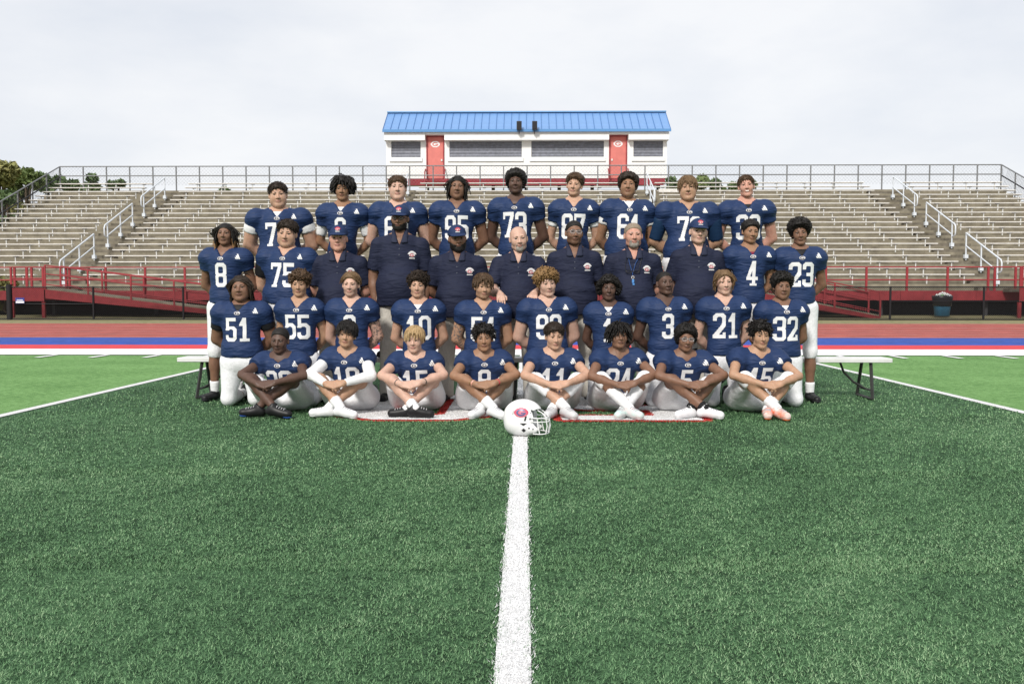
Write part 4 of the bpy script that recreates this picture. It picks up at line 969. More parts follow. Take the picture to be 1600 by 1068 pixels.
    # ---------------- jersey or polo
    lo = V3(-max(sw / 2, ww) - .06, -.36 if pose == 'sit' else -.27, hz - .14); hi = V3(max(sw / 2, ww) + .06, .24, nb_[2] + .09)
    j = Vol(lo, hi, .0158)
    if not coach:
        j.ell(U(0, .0, .10), (ww, ww * .70 + .015, .24 * tz), .05, RO_); j.ell(U(0, -.006, .36), (max(.162, ww * .93), .118 + .25 * max(0, ww - .17), .20 * tz), .06, RO_); j.ell(U(0, .01, -.04), (ww * 1.0, ww * .70 + .015, .14), .05, RO_)
        j.ell(U(0, -.028, .47), (.165, .105, .11 * tz + .01), .05, RO_)
        for q in (-1, 1): j.cone(U(q * .058, .02, .560), U(q * (sw / 2 - .105), .01, .482), .050, .084, .04)
        for q in (-1, 1):
            j.ell(U(q * (sw / 2 - .115), .008, .482), (.113, .114, .080), .03, RO_)
            S_, E, W = J[q]; dr = (E - S_) / np.linalg.norm(E - S_); c = S_ + dr * (.125 if pose != 'sit' else .13) * s
            j.cone(S_ + V3(-q * .02, 0, .015), S_ + dr * .20, .088 + .012 * (ab - 1), .074 + .03 * (ab - 1), .03, (c, dr))
        if pose == 'sit': j.plane((0, 0, .13), (0, 0, -1))
        else: j.plane(U(0, 0, .035), (0, 0, -1))
        va, vw = .490, .090
    else:
        bl = sp.get('belly', .0)
        j.ell(U(0, -.01 - bl * .35, .10), (ww + .012, ww * .70 + .03 + bl, .26), .06); j.ell(U(0, -.005, .37), (max(.178, ww * .95), .128, .20), .06); j.ell(U(0, .01, -.06), (ww + .012, ww * .70 + .025 + bl * .4, .16), .05)
        for q in (-1, 1):
            S_, E, W = J[q]; j.cone(U(q * .045, .02, .556), S_ + V3(0, 0, -.005), .052, .072, .04)
            dr = (E - S_) / np.linalg.norm(E - S_); c = S_ + dr * .225 * s
            j.cone(S_, S_ + dr * .30, .070 + .05 * (ab - 1), .076 + .03 * (ab - 1), .014, (c, dr))
        j.ell(U(0, -.014, .492), (.155, .102, .10), .04); j.plane(U(0, 0, -.075), (0, 0, -1)); va, vw = .475, .062
    gx, gy, gz = j.grid(); fold = sines(gx * .8 + gz * .5, gy * .6, gz * 2.4, 30, seed) * .009 + (np.abs(sines(gx + .6 * gz, gy, gz * 2.0, 42, seed + 1)) - .2) * .009
    fade = np.clip(1.15 - np.abs(gz - (U(0, 0, .16)[2])) / (.30 * s), .25, 1)
    j.f = (j.f + fold * fade).astype(np.float32)
    ap = U(0, 0, va)[2]; tp = U(0, 0, .62)[2]; an = math.atan2(vw, (tp - ap))
    neck_cy = nb_[1] + .0
    dv = np.maximum(np.maximum((np.abs(gx) * math.cos(an) - (gz - ap) * math.sin(an)), gy - neck_cy), -(gz - ap)); j.f = np.maximum(j.f, -dv).astype(np.float32)
    j.cone(V3(0, neck_cy, ap + .03), V3(0, neck_cy - .01, tp + .2), vw * .80, vw * 1.0, .006, op='s')
    jv = j.mesh(); nm = 'polo_shirt' if coach else 'jersey'; jo = add(nm, jv, M_POLO if coach else M_JER)
    bvh = BVHTree.FromPolygons([tuple(v) for v in jv[0]], [tuple(int(i) for i in q) for q in jv[1]])
    if not coach:
        num = sp['num']; nw_ = .112; nh_ = .235 * s if pose != 'sit' else .205; gap = .014; tot = len(num) * nw_ + (len(num) - 1) * gap; zt_ = U(0, 0, .435)[2] if pose != 'sit' else U(0, 0, .395)[2]
        for k, ch in enumerate(num):
            r_ = decal(bvh, lambda u, v: digit(ch, u, v), -tot / 2 + k * (nw_ + gap) + (.0), zt_ - nh_, nw_, nh_, .0054, .0035)
            if r_: add('number_digit', r_, M_NUM, jo, False)
        ze = zt_ + .026
        for fn, m, w, h, dz, off, n_ in ((crest_oval, M_EMW, .056, .034, 0, .003, 'emblem'), (g_letter, M_EMD, .042, .025, .0045, .0048, 'emblem_letter')):
            r_ = decal(bvh, fn, -w / 2, ze + dz, w, h, .0032, off)
            if r_: add(n_, r_, m, jo, False)
        r_ = decal(bvh, bars3, .135, zt_ + .040, .058, .050, .0032, .003)
        if r_: add('stripe_logo', r_, M_NUM, jo, False)
    else:
        zc = U(0, 0, .36)[2]
        for fn, m, w, h, dz, off, n_ in ((crest_arc, M_EMW, .088, .075, 0, .003, 'crest'), (crest_bar, M_EMW, .062, .009, -.004, .003, 'crest_bar'), (crest_oval, M_EMW, .056, .036, .014, .0045, 'crest_oval'), (g_letter, M_EMR, .048, .029, .0175, .006, 'crest_letter')):
            r_ = decal(bvh, fn, .125 - w / 2, zc + dz, w, h, .0035, off)
            if r_: add(n_, r_, m, jo, False)
        # collar flaps and buttons
        def fr_(x, z):
            h_ = bvh.ray_cast(Vector((x, -2, z)), Vector((0, 1, 0))); return h_[0].y if h_[0] is not None else neck_cy - .06
        for q in (-1, 1):
            cv = Vol(V3(-.16, neck_cy - .20, ap - .06), V3(.16, neck_cy + .12, tp + .06), .0095)
            A1 = V3(q * .062, neck_cy + .0, tp - .004)
            for t in np.linspace(0, 1, 6):
                x_ = q * (.022 + .052 * t); z_ = ap + .028 + .004 * t; B1 = V3(x_, fr_(x_, z_) - .006, z_); M1 = (A1 + B1) / 2; M1[1] = min(M1[1], fr_(M1[0], M1[2]) - .006) if fr_(M1[0], M1[2]) > B1[1] - .02 else M1[1]
                cv.cone(A1, M1, .013, .011, .012); cv.cone(M1, B1, .011, .0095, .012)
            cv.cone(A1, V3(q * .04, neck_cy + .06, tp + .016), .014, .014, .02); cv.cone(V3(q * .04, neck_cy + .06, tp + .016), V3(0, neck_cy + .07, tp + .018), .014, .014, .02)
            add('collar_flap', cv.mesh(), mat('collar_navy', (.016, .020, .044), .75), jo)
        for k in range(2):
            hit = bvh.ray_cast(Vector((0, -2, ap - .035 - .06 * k)), Vector((0, 1, 0)))
            if hit[0] is not None: V_, F_ = uvball(.006, 1, .5, 1, 8, 5); MB().add([tuple(np.array(hit[0]) + np.array(v)) for v in V_], F_, True).build('button', M_BTN, jo)
    # ---------------- undershirt (neck and sleeve) when the photo shows one
    un = sp.get('under')
    if un:
        col, sl_, zc_ = un
        lo = np.min([p for q in (-1, 1) for p in J[q]], 0) - .09; hi = np.max([p for q in (-1, 1) for p in J[q]], 0) + .09; lo[2] = min(lo[2], U(0, 0, .30)[2]); hi[2] = nb_[2] + .05; lo[1] -= .03
        u = Vol(lo, hi, .0155); nC = V3(0, neck_cy, 0)
        u.ell(U(0, -.012, .50), (.141, .090, .090), .03, RO_); u.ell(U(0, .0, .40), (.15, .095, .14), .05, RO_)
        for q in (-1, 1):
            S_, E, W = J[q]; u.cone(U(q * .03, .02, .56), S_, .066, .058, .04)
        u.plane(U(0, 0, zc_), (0, -.08, 1))
        u.cone(U(0, -.012, zc_ - .010), U(0, .02, zc_ + .12), .052, .075, .006, op='s')
        for q in sp.get('slv', (-1, 1)):
            S_, E, W = J[q]; d1 = (E - S_); L1 = np.linalg.norm(d1)
            if sl_ <= 1: u.cone(S_ + d1 * (.30 if sl_ > .35 else .22), E, .058 * ab + .004, .048 * ab + .004, .02, (S_ + d1 * sl_, d1 / L1)) if sl_ > 0 else None
            else:
                u.cone(S_, E, .062 * ab, .058 * ab, .02); u.cone(E, W, .057 * ab, .037 * ab, .02, (E + (W - E) * .97, (W - E) / np.linalg.norm(W - E)))
        add('undershirt', u.mesh(), CL[col])
    # ---------------- trousers or football pants
    lo = np.min([p for q in (-1, 1) for p in LG[q]], 0) - .13; hi = np.max([p for q in (-1, 1) for p in LG[q]], 0) + .13; lo[0] = min(lo[0], -ww - .04); hi[0] = max(hi[0], ww + .04); lo[2] = .0; hi[2] = max(hi[2], hz + .16)
    p = Vol(lo, hi, .0185)
    p.ell(U(0, .012, .0), (ww * .985, ww * .70 + .008, .135), .04, RO_)
    for q in (-1, 1):
        if pose == 'sit' and q < 0: p.ell((0, -.07, .105), (.155, .13, .085), .04)
        H_, K_, A_ = LG[q]; kn = .064 if not coach else .078; d1 = A_ - K_
        p.cone(H_, K_, pb + (.012 if pose != 'sit' else .026), kn, .045, None if (pose != 'sit' or sp.get('hem', .16) > .3) else (H_ + (K_ - H_) * .84, (K_ - H_) / np.linalg.norm(K_ - H_)))
        if coach: p.cone(K_, A_ + V3(0, 0, -.03), .078, .076, .03, (A_ + V3(0, 0, -.045), V3(0, 0, -1)))
        elif pose == 'kneel': p.cone(K_, K_ + d1 * .55, .070, .060, .03)
        else:
            e = K_ + d1 * sp.get('hem', .16)
            if pose != 'sit' or sp.get('hem', .16) > .3: p.cone(K_, e + d1 * .15, .066, .058, .03, (e, d1 / np.linalg.norm(d1)))
    gx, gy, gz = p.grid(); p.f = (p.f + sines(gx, gy, gz * .6, 26, seed + 5) * .004).astype(np.float32)
    p.plane((0, 0, .006), (0, 0, -1)); p.plane(U(0, 0, .10), (0, 0, 1)) if pose != 'sit' else None
    po = add('trousers' if coach else 'football_pants', p.mesh(), M_KHAK if coach else M_PANT)
    # ---------------- socks and shoes
    shc = sp.get('shoe', 'k' if (coach or pose != 'sit') else 'w'); skc = sp.get('sock', ('w', .28)); solec = sp.get('sole', {'k': M_SOLEK, 'o': M_SOLEO}.get(shc, M_SOLEW))
    for q in (-1, 1):
        H_, K_, A_ = LG[q]; d1 = K_ - A_; L1 = np.linalg.norm(d1); n1 = d1 / L1
        if not coach and skc:
            sv = Vol(np.minimum(A_, K_) - .09, np.maximum(A_, K_) + .09, .0140); f_ = skc[1]; sv.cone(A_ - n1 * .01, A_ + d1 * f_, .0400, .0405 + .034 * min(f_, .6), .01, (A_ + d1 * (f_ - .01), n1)); add('sock', sv.mesh(), M_SOCK if skc[0] == 'w' else M_SOCKK)
        if sp.get('kneesleeve') and pose == 'sit':
            kv = Vol(K_ - .16, K_ + .16, .012); kd = (A_ - K_) / L1; kv.cone(K_ - kd * .02, K_ + kd * .10, .070, .064, .01, (K_ + kd * .055, kd)); add('knee_sleeve', kv.mesh(), M_SOCK)
        if pose == 'sit':
            fo = sp.get('foot', (.17, -.075)); heel = A_ + V3(-q * (-1) * 0, .0, -.045); dirx = -q if sp.get('ankle', (-.055,))[0] < 0 else q
            td = V3(dirx * fo[0], fo[1], -.02); td = td / np.linalg.norm(td)
            heel = A_ + V3(-td[0] * .03, -td[1] * .03, -.035); heel[2] = max(heel[2], .05); toe = heel + td * .165; toe[2] = .045
        elif pose == 'kneel': heel = A_ + V3(0, .05, .03); toe = A_ + V3(0, .12, -.05)
        else: heel = A_ + V3(0, .03, -.045 * s); toe = A_ + V3(q * .035, -.155, -.052 * s)
        fv = Vol(np.minimum(np.minimum(heel, toe), A_) - .075, np.maximum(np.maximum(heel, toe), A_) + .08, .0115)
        fv.cone(heel, toe, .036, .037, .02); fv.cone(heel + (toe - heel) * .2 + V3(0, 0, .015), heel + (toe - heel) * .65, .039, .033, .03); fv.cone(heel, A_ + n1 * .015, .040, .043, .02, (A_ + n1 * .012, n1))
        if pose != 'kneel': fv.plane((0, 0, .012), (0, 0, -1))
        fm = fv.mesh(); sh = add('shoe', fm, SHOE[shc])
        if pose == 'sit':
            sb_ = BVHTree.FromPolygons([tuple(v) for v in fm[0]], [tuple(int(i) for i in q4) for q4 in fm[1]]); td_ = (toe - heel) / np.linalg.norm(toe - heel); pd_ = np.cross(td_, V3(0, 0, 1)); pd_ /= np.linalg.norm(pd_); lc = MB()
            for k in range(4):
                c_ = heel + (toe - heel) * (.42 + .13 * k); pl = []
                for w_ in (-.026, -.013, 0, .013, .026):
                    h_ = sb_.ray_cast(Vector(c_ + pd_ * w_ + V3(0, 0, .3)), Vector((0, 0, -1)))
                    if h_[0] is not None: pl.append(tuple(h_[0] + Vector((0, 0, .002))))
                if len(pl) > 2: lc.tube(pl, .0032, 4)
            if lc.v: lo_ = lc.build('laces', M_SOLEW if shc == 'k' else mat('lace_grey', (.38, .38, .40), .8), sh); lo_['kind'] = 'stuff'
        if pose != 'kneel':
            f2 = Vol(np.minimum(heel, toe) - .075, np.maximum(heel, toe) + .06, .0115); f2.cone(heel, toe, .0385, .040, .02); f2.plane((0, 0, .030), (0, 0, 1)); f2.plane((0, 0, .002), (0, 0, -1)); add('sole', f2.mesh(), solec, sh)
    if sp.get('wrist') and pose == 'sit':
        for q, fr, c in sp['wrist']:
            S_, E, W = J[q]; c0 = E + (W - E) * fr; dd = (W - E) / np.linalg.norm(W - E); wv = Vol(c0 - .07, c0 + .07, .009); wv.cone(c0 - dd * .03, c0 + dd * .03, .0345 * (.4 + .6 * ab), .033 * (.4 + .6 * ab), .005, (c0 + dd * .007, dd)); wv.plane(c0 - dd * .007, -dd); add('wristband', wv.mesh(), {'o': SHOE['o'], 'k': M_SOLEK, 'r': M_EMR, 'y': HAIR['gold']}[c])
    return P_, J, U
G4 = {'back': 'players on the bench in the back row', 'mid': 'players and coaches standing in the second row', 'kneel': 'players kneeling in the third row', 'sit': 'players sitting cross-legged in the front row'}
ROW = {'back': dict(Y=9.25, base=.42, pose='stand'), 'mid': dict(Y=8.95, pose='stand'), 'kneel': dict(Y=8.52, pose='kneel'), 'sit': dict(Y=8.18, pose='sit')}
W_ = lambda a, z=.545: ('w', a, z)
PEOPLE = [
 # back row
 dict(row='back', px=441, top=285, sw=105, ww=.235, ab=1.5, num='76', desc='stocky player number 76 with short dark hair and white undersleeves on the bench', skin='e', hair=('short', 'dark'), hsc=1.0, jw=1.10, chub=.75, neck=.068, fw=1.04, under=('w', .50, .56), stubble=.15),
 dict(row='back', px=534, top=275, sw=87, ww=.155, num='6', desc='slim player number 6 with mop of black hair and white undersleeves on the bench', skin='c', hair=('mop', 'black'), under=('w', .78, .55), lips=1.2, nose=1.15),
 dict(row='back', px=620, top=275, sw=94, ww=.225, ab=1.45, num='60', desc='pale stocky player with short brown hair on the bench behind the tallest coach', skin='f', hair=('short', 'brown'), hsc=.98, jw=1.08, chub=.6, neck=.066, fw=1.04),
 dict(row='back', px=714, top=276, sw=91, ww=.185, ab=1.2, num='95', hsc=.95, desc='player number 95 with jaw-length black dreads on the bench', skin='b', hair=('dreads', 'black', dict(L=.15, n=230)), jw=1.05, chub=.4, lips=1.25, nose=1.25),
 dict(row='back', px=807, top=265, sw=91, ww=.185, ab=1.2, num='73', hsc=.95, desc='tallest player, number 73, with rounded black afro on the bench', skin='a', hair=('afro', 'black'), jw=1.06, lips=1.3, nose=1.3, nod=-7, stubble=.4, under=('k', 0, .525)),
 dict(row='back', px=891, top=271, sw=83, ww=.170, num='87', desc='player number 87 with brown quiff and white sleeves on the bench', skin='e', hair=('short', 'brown', dict(t=.032, hz=.066)), under=('w', .58, .45), yaw=-8),
 dict(row='back', px=974, top=270, sw=90, ww=.225, ab=1.35, num='61', hsc=.97, desc='player number 61 with curly dark afro and white undershirt on the bench', skin='c', hair=('afro', 'dark', dict(t=.036, s=.026, a=.014, f=120)), jw=1.1, chub=.5, lips=1.2, nose=1.2, under=('w', .50, .575), nod=-6, stubble=.35, neck=.064),
 dict(row='back', px=1069, top=276, sw=104, ww=.240, ab=1.5, num='72', desc='broad player with light brown fringe and navy elbow sleeves on the bench', skin='d', hair=('fringe', 'light'), hsc=.98, jw=1.09, chub=.7, neck=.066, fw=1.04, under=('n', .96, .45)),
 dict(row='back', px=1167, top=275, sw=93, ww=.175, ab=1.15, num='33', desc='smiling player with short brown hair and black undershirt on the bench', skin='r', hair=('short', 'brown', dict(t=.014)), under=('k', .40, .545), smile=1),
 # second row
 dict(row='mid', px=349, top=348, sw=89, ww=.165, num='8', desc='player number 8 with long blond-tipped dreads at the left end of the second row', skin='b', hair=('dreads', 'black', dict(L=.21, n=260)), tips=1, lips=1.15, nose=1.1, under=('w', 0, .50)),
 dict(row='mid', px=444, top=343, sw=101, ww=.250, ab=1.5, num='75', desc='broad player number 75 with dark quiff standing in front of the bench', skin='e', hair=('short', 'dark', dict(t=.026)), hsc=1.02, jw=1.10, chub=.75, neck=.070, fw=1.06, under=('k', .66, .515), slv=(-1,), stubble=.1),
 dict(row='mid', px=529, top=352, sw=92, ww=.215, ab=1.25, coach=1, cap=1, hair=('buzz', 'grey'), skin='r', belly=.05, jw=1.08, chub=.4, desc='coach in navy polo and cap with grey hair beside player 75'),
 dict(row='mid', px=623, top=321, sw=92, ww=.225, ab=1.3, coach=1, cap=1, hair=('buzz', 'black'), skin='b', beard=(.0042, 'black', -.057), glasses='k', arms='sides', belly=.03, jw=1.05, lips=1.2, nose=1.2, desc='tallest coach in navy polo and cap with black beard and glasses'),
 dict(row='mid', px=716, top=352, sw=91, ww=.215, ab=1.25, coach=1, cap=1, hair=('buzz', 'black'), skin='b', beard=(.0042, 'black', -.057), belly=.02, jw=1.08, chub=.4, lips=1.2, nose=1.2, desc='coach in navy polo and cap with short black beard, left of the bald coach'),
 dict(row='mid', px=810, top=353, sw=88, ww=.200, ab=1.2, coach=1, hair=None, skin='f', beard=(.0035, 'grey', -.052), bw=.034, arms='shoulders', belly=.03, jw=1.06, fw=1.04, brow='light', neck=.064, leye=1, hands=((-.175, -.345, 1.075), (.155, -.345, 1.085)), desc='bald coach in navy polo with hands on the shoulders in front'),
 dict(row='mid', px=900, top=345, sw=87, ww=.215, ab=1.2, coach=1, hair=('buzz', 'black', dict(t=.008, s=.004, hz=.070)), skin='b', glasses='c', stubble=.6, jw=1.06, lips=1.2, nose=1.2, desc='bareheaded coach in navy polo with clear glasses and short black hair'),
 dict(row='mid', px=988, top=349, sw=90, ww=.215, ab=1.2, coach=1, hair=('buzz', 'ash', dict(t=.009, s=.003, hz=.074)), skin='r', beard=(.0035, 'grey', -.054), bw=.046, belly=.03, jw=1.06, fw=1.05, whistle=1, brow='grey', desc='coach in navy polo with grey goatee, glasses and whistle on his chest'),
 dict(row='mid', px=1083, top=342, sw=86, ww=.230, ab=1.2, coach=1, cap=1, hair=('buzz', 'grey'), skin='f', belly=.05, jw=1.04, desc='coach in navy polo and cap with face shaded by the brim beside player 4'),
 dict(row='mid', px=1165, top=343, sw=88, ww=.165, num='4', desc='player number 4 with flat short black hair and maroon undershirt standing', skin='c', hair=('flat', 'black'), lips=1.15, nose=1.1, under=('m', 0, .535)),
 dict(row='mid', px=1246, top=341, sw=87, ww=.160, num='23', desc='player number 23 with tall black afro at the right end of the second row', skin='b', hair=('afrotop', 'black', dict(t=.058, s=.030)), lips=1.2, nose=1.15, under=('k', 0, .575), yaw=-6),
 # kneeling row
 dict(row='kneel', px=376, top=430, sw=99, ww=.200, ab=1.3, num='51', hsc=.97, desc='kneeling player number 51 with dark bob of dreads and black undersleeves', skin='b', hair=('dreads', 'dark', dict(L=.13, n=240)), jw=1.08, chub=.6, fw=1.04, lips=1.2, nose=1.25, under=('k', .62, .575)),
 dict(row='kneel', px=467, top=421, sw=84, ww=.160, num='55', desc='kneeling player number 55 with curly brown hair', skin='d', hair=('curly', 'brown'), under=('k', 0, .49)),
 dict(row='kneel', px=551, top=424, sw=88, ww=.165, ab=1.15, num='2', desc='kneeling player with parted light brown hair and tattooed left arm', skin='f', hair=('part', 'light'), stubble=.3, tattoo=(1,)),
 dict(row='kneel', px=656, top=423, sw=88, ww=.160, ab=1.05, num='10', desc='kneeling player number 10 with curly dark hair and white undershirt', skin='e', hair=('curly', 'dark', dict(t=.040)), under=('w', .28, .555), leye=1),
 dict(row='kneel', px=754, top=426, sw=92, ww=.185, ab=1.25, num='54', desc='kneeling player number 54 with messy brown fringe and stubble', skin='d', hair=('fringe', 'brown', dict(t=.034, s=.022, L=.055, c=.4)), under=('g', 0, .505), stubble=.4, jw=1.06, tattoo=(-1,)),
 dict(row='kneel', px=858, top=418, sw=98, ww=.200, ab=1.3, num='92', hsc=.95, desc='kneeling player with golden curls and royal blue undersleeves', skin='f', hair=('curly', 'gold', dict(t=.048, s=.026)), under=('y', .42, .505), jw=1.06, fw=1.03),
 dict(row='kneel', px=949, top=429, sw=82, ww=.150, ab=.92, num='1', desc='slim kneeling player number 1 with wide black afro and earrings', skin='a', hair=('bigafro', 'black', dict(t=.030, s=.055)), under=('w', .25, .555), earrings=1, jw=.95, lips=1.1),
 dict(row='kneel', px=1040, top=424, sw=91, ww=.165, ab=1.05, num='3', desc='kneeling player number 3 with very short black hair and raised chin', skin='a', hair=('buzz', 'black'), nod=-6, lips=1.2, nose=1.2),
 dict(row='kneel', px=1132, top=421, sw=89, ww=.165, ab=1.05, num='21', desc='pale kneeling player number 21 with ear-length light brown hair', skin='f', hair=('long', 'light'), jw=.97, under=('k', 0, .49)),
 dict(row='kneel', px=1221, top=424, sw=90, ww=.180, ab=1.05, num='32', desc='kneeling player number 32 with curly black top at the right end of the row', skin='b', hair=('afrotop', 'black', dict(t=.045, s=.022)), under=('w', .30, .55), jw=1.05, chub=.3, lips=1.2, nose=1.25),
 # front row
 dict(row='sit', px=443, top=512, sw=94, num='20', desc='seated player number 20 with very short hair and black cleats', skin='a', hair=('short', 'black', dict(t=.010, s=.004, n=0, hz=.076)), lips=1.15, nose=1.15, shoe='k', sole=M_SOLEB, sock=None, foot=(.20, -.02), ankle=(-.075, -.53, .09)),
 dict(row='sit', px=547, top=500, sw=90, num='18', desc='seated player number 18 in long white sleeves with black fringe', skin='d', hair=('fringe', 'black', dict(t=.032, s=.020)), under=('w', 2, .50), foot=(.17, -.05), ankle=(-.06, -.53, .085), shoe='w', sock=('w', .30)),
 dict(row='sit', px=651, top=509, sw=92, num='15', desc='seated player number 15 with blond fringe and black shoes', skin='f', hair=('fringe', 'blond', dict(t=.024, s=.018)), shoe='k', foot=(.20, -.01), sock=('w', .22), leye=1, ankle=(-.035, -.53, .085), wrist=((-1, .80, 'k'), (1, .82, 'k')), hem=.02),
 dict(row='sit', px=756, top=505, sw=92, num='9', desc='seated player number 9 with black twists and coloured wristbands', skin='c', hair=('twist', 'black'), shoe='w', foot=(.08, -.12), sock=('w', .30), wrist=((-1, .78, 'y'), (-1, .86, 'o'), (1, .9, 'r'))),
 dict(row='sit', px=862, top=503, sw=94, num='11', desc='seated player number 11 with short dark hair just right of the helmet', skin='e', hair=('short', 'dark', dict(t=.026)), shoe='g', foot=(.06, -.13), sock=('w', .25), hem=.48, jw=1.04),
 dict(row='sit', px=964, top=503, sw=92, num='24', desc='seated player number 24 with short black dreads and long white socks', skin='b', hair=('mop', 'black', dict(t=.026, s=.018, L=.075)), shoe='p', foot=(.07, -.12), sock=('w', .72), nod=-9, kneesleeve=1, hem=-.02, lips=1.2, nose=1.15, ankle=(-.02, -.53, .085)),
 dict(row='sit', px=1063, top=505, sw=98, num='5', desc='seated player number 5 with afro and clear glasses', skin='b', hair=('afro', 'black', dict(t=.038, s=.030)), glasses='c', shoe='w', foot=(.15, -.08), sock=('k', .14), necklace=1, lips=1.2, nose=1.2),
 dict(row='sit', px=1175, top=500, sw=98, num='45', desc='seated player number 45 with wavy black hair and orange-soled cleats', skin='d', hair=('twist', 'black', dict(r=.006, n=340, c=.9)), shoe='o', foot=(.045, -.14), sock=('w', .34), kneesleeve=1, hem=-.02, ankle=(-.03, -.53, .085)),
]
ONLY = globals().get('ONLY_PEOPLE')
PLACED = []
for i, sp in enumerate(PEOPLE):
    if ONLY is not None and i not in ONLY: continue
    sp.update({k: v for k, v in ROW[sp['row']].items() if k not in sp}); sp['seed'] = 100 + i * 7; sp['group'] = G4[sp['row']]
    where = {'back': 'standing in the back row', 'mid': 'standing in the second row', 'kneel': 'kneeling in the third row', 'sit': 'sitting cross-legged in front'}[sp['row']]
    sp['label'] = sp.get('desc') or 'football player in navy jersey number %s %s' % (sp['num'], where)
    PLACED.append((sp, person(sp)))
print('people', round(time.time() - T00, 1))
# ================================================================== coach's whistle and hanging glasses
for sp, (P_, J, U) in PLACED:
    if not sp.get('whistle'): continue
    bvh = None
    for c in P_.children:
        if c.name.startswith('polo_shirt'): bvh = BVHTree.FromPolygons([v.co[:] for v in c.data.vertices], [p.vertices[:] for p in c.data.polygons])
    def fp(x, z, off=.012):
        h = bvh.ray_cast(Vector((x, -2, z)), Vector((0, 1, 0))); return (x, (h[0].y if h[0] else -.14) - off, z)
    zt, zg, zw = U(0, 0, .54)[2], U(0, 0, .37)[2], U(0, 0, .30)[2]; cx = -.02
    wp = empty('whistle_lanyard', P_.location + Vector((0, 0, 0))); tag(wp, 'blue whistle on a navy lanyard hanging on the goateed coach', 'whistle')
    ln = MB()
    for q in (-1, 1): ln.tube([fp(q * .062, zt), fp(cx + q * .03, (zt + zg) / 2), fp(cx, zg - .02), fp(cx, zw + .03)], .004, 5)
    ln.build('lanyard', mat('lanyard_navy', (.02, .06, .20), .6), wp)
    MB().tube([(cx + .013 * math.cos(t), fp(cx, zw + .01, .016)[1], zw + .012 + .013 * math.sin(t)) for t in np.linspace(0, 6.2832, 13)], .003, 5, False).build('split_ring', M_ALU, wp)
    y = fp(cx, zw - .03, .02)[1]; MB().box(cx - .012, cx + .010, y - .008, y + .008, zw - .045, zw - .006, .004).box(cx - .006, cx + .014, y - .006, y + .006, zw - .062, zw - .046).build('whistle_body', mat('whistle_blue', (.10, .28, .62), .35), wp)
    gp = empty('reading_glasses', P_.location); tag(gp, 'dark reading glasses hanging from a cord on the goateed coach', 'glasses')
    gb = MB()
    for q in (-1, 1):
        gb.tube([(cx + q * .035 + .030 * math.cos(t), fp(cx, zg, .02)[1], zg + .012 * math.sin(t)) for t in np.linspace(0, 6.2832, 11)], .004, 5, False)
        gb.tube([fp(cx + q * .066, zg, .02), fp(cx + q * .070, zg + .05, .016)], .003, 5)
    gb.build('frame', M_GLASSF, gp)
    for q in (-1, 1): MB().tube([fp(cx + q * .070, zg + .05, .014), fp(q * .075, zt - .02, .012)], .0018, 4).build('cord', M_GLASSF, gp)
# ================================================================== long bench the back row stands on
M_BENCH = mat('bench_white', (.70, .70, .69), .4, .08, 6, metal=.1); M_LEG = mat('bench_leg', (.035, .036, .034), .5, .2, 15)
for x0, x1, lab in ((X_(272, 9.1), 0.115, 'long white bench under the left half of the back row'), (.125, X_(1393, 9.1), 'long white bench under the right half of the back row')):
    e = empty('team_bench', ((x0 + x1) / 2, 9.25, 0)); tag(e, lab, 'bench', 'benches under the back row'); w2 = (x1 - x0) / 2
    box('seat', M_BENCH, e, -w2, w2, -.15, .15, .375, .42, .006)
    for f in (-1, 0, 1):
        xl = f * (w2 - .22)
        for y in (-.17, .17): MB().tube([(xl + (0.02 if y < 0 else 0), y * .55, .375), (xl, y * 1.25, .012)], .018, 4, True, False).build('leg', M_LEG, e)
        MB().tube([(xl, -.21, .016), (xl, .21, .016)], .016, 4, True, False).build('foot_bar', M_LEG, e)
        sgn = -1 if f > 0 else 1
        MB().tube([(xl, 0, .10), (xl + sgn * .12, 0, .17), (xl + sgn * .22, 0, .27), (xl + sgn * .26, 0, .375)], .012, 4, True, False).build('brace', M_LEG, e)
        MB().tube([(xl, -.15, .10), (xl, .15, .10)], .012, 4, True, False).build('cross_bar', M_LEG, e)
# ================================================================== helmet on the midfield line, facing right
hx, hy = X_(821, 6.72), 6.72
HE = empty('football_helmet', (hx, hy, .008)); tag(HE, 'white football helmet with red oval logo on the midfield line', 'helmet')
HE.rotation_euler = (0, 0, R(-10))
M_HW = mat('helmet_white', (.80, .80, .80), .22, spec=.5); M_HK = mat('helmet_vent', (.02, .02, .022), .6)
v = Vol((-.19, -.13, -.01), (.19, .13, .29), .0062)
v.ell((-.015, 0, .150), (.150, .112, .122), .02); v.ell((.0, 0, .075), (.118, .104, .085), .04); v.ell((-.075, 0, .09), (.088, .098, .095), .03); v.ell((.075, 0, .055), (.07, .10, .052), .03)
x, y, z = v.grid()
inner = np.sqrt(((x + .005) / .128) ** 2 + (y / .092) ** 2 + ((z - .13) / .125) ** 2) - 1; shell = np.maximum(v.f, -inner * .09)
fo_ = np.maximum(np.maximum(.055 + .0 * z - x, z - (.205 - .45 * (x - .05))), np.abs(y) - .088 + .0 * z); fo_ = np.maximum(fo_, .072 - z + .0 * x)   # face opening
fo2 = np.maximum(np.maximum(.085 - x, z - .2), np.abs(y) - .083)
shell = np.maximum(shell, -np.maximum(fo_, -1)); shell = np.maximum(shell, -fo2)
shell = np.maximum(shell, .004 - z); v.f = shell.astype(np.float32)
hv, hq = v.mesh(); sh = link('shell', mesh_np('shell', hv, hq, True), M_HW, HE)
bvh = BVHTree.FromPolygons([tuple(p) for p in hv], [tuple(int(i) for i in q) for q in hq])
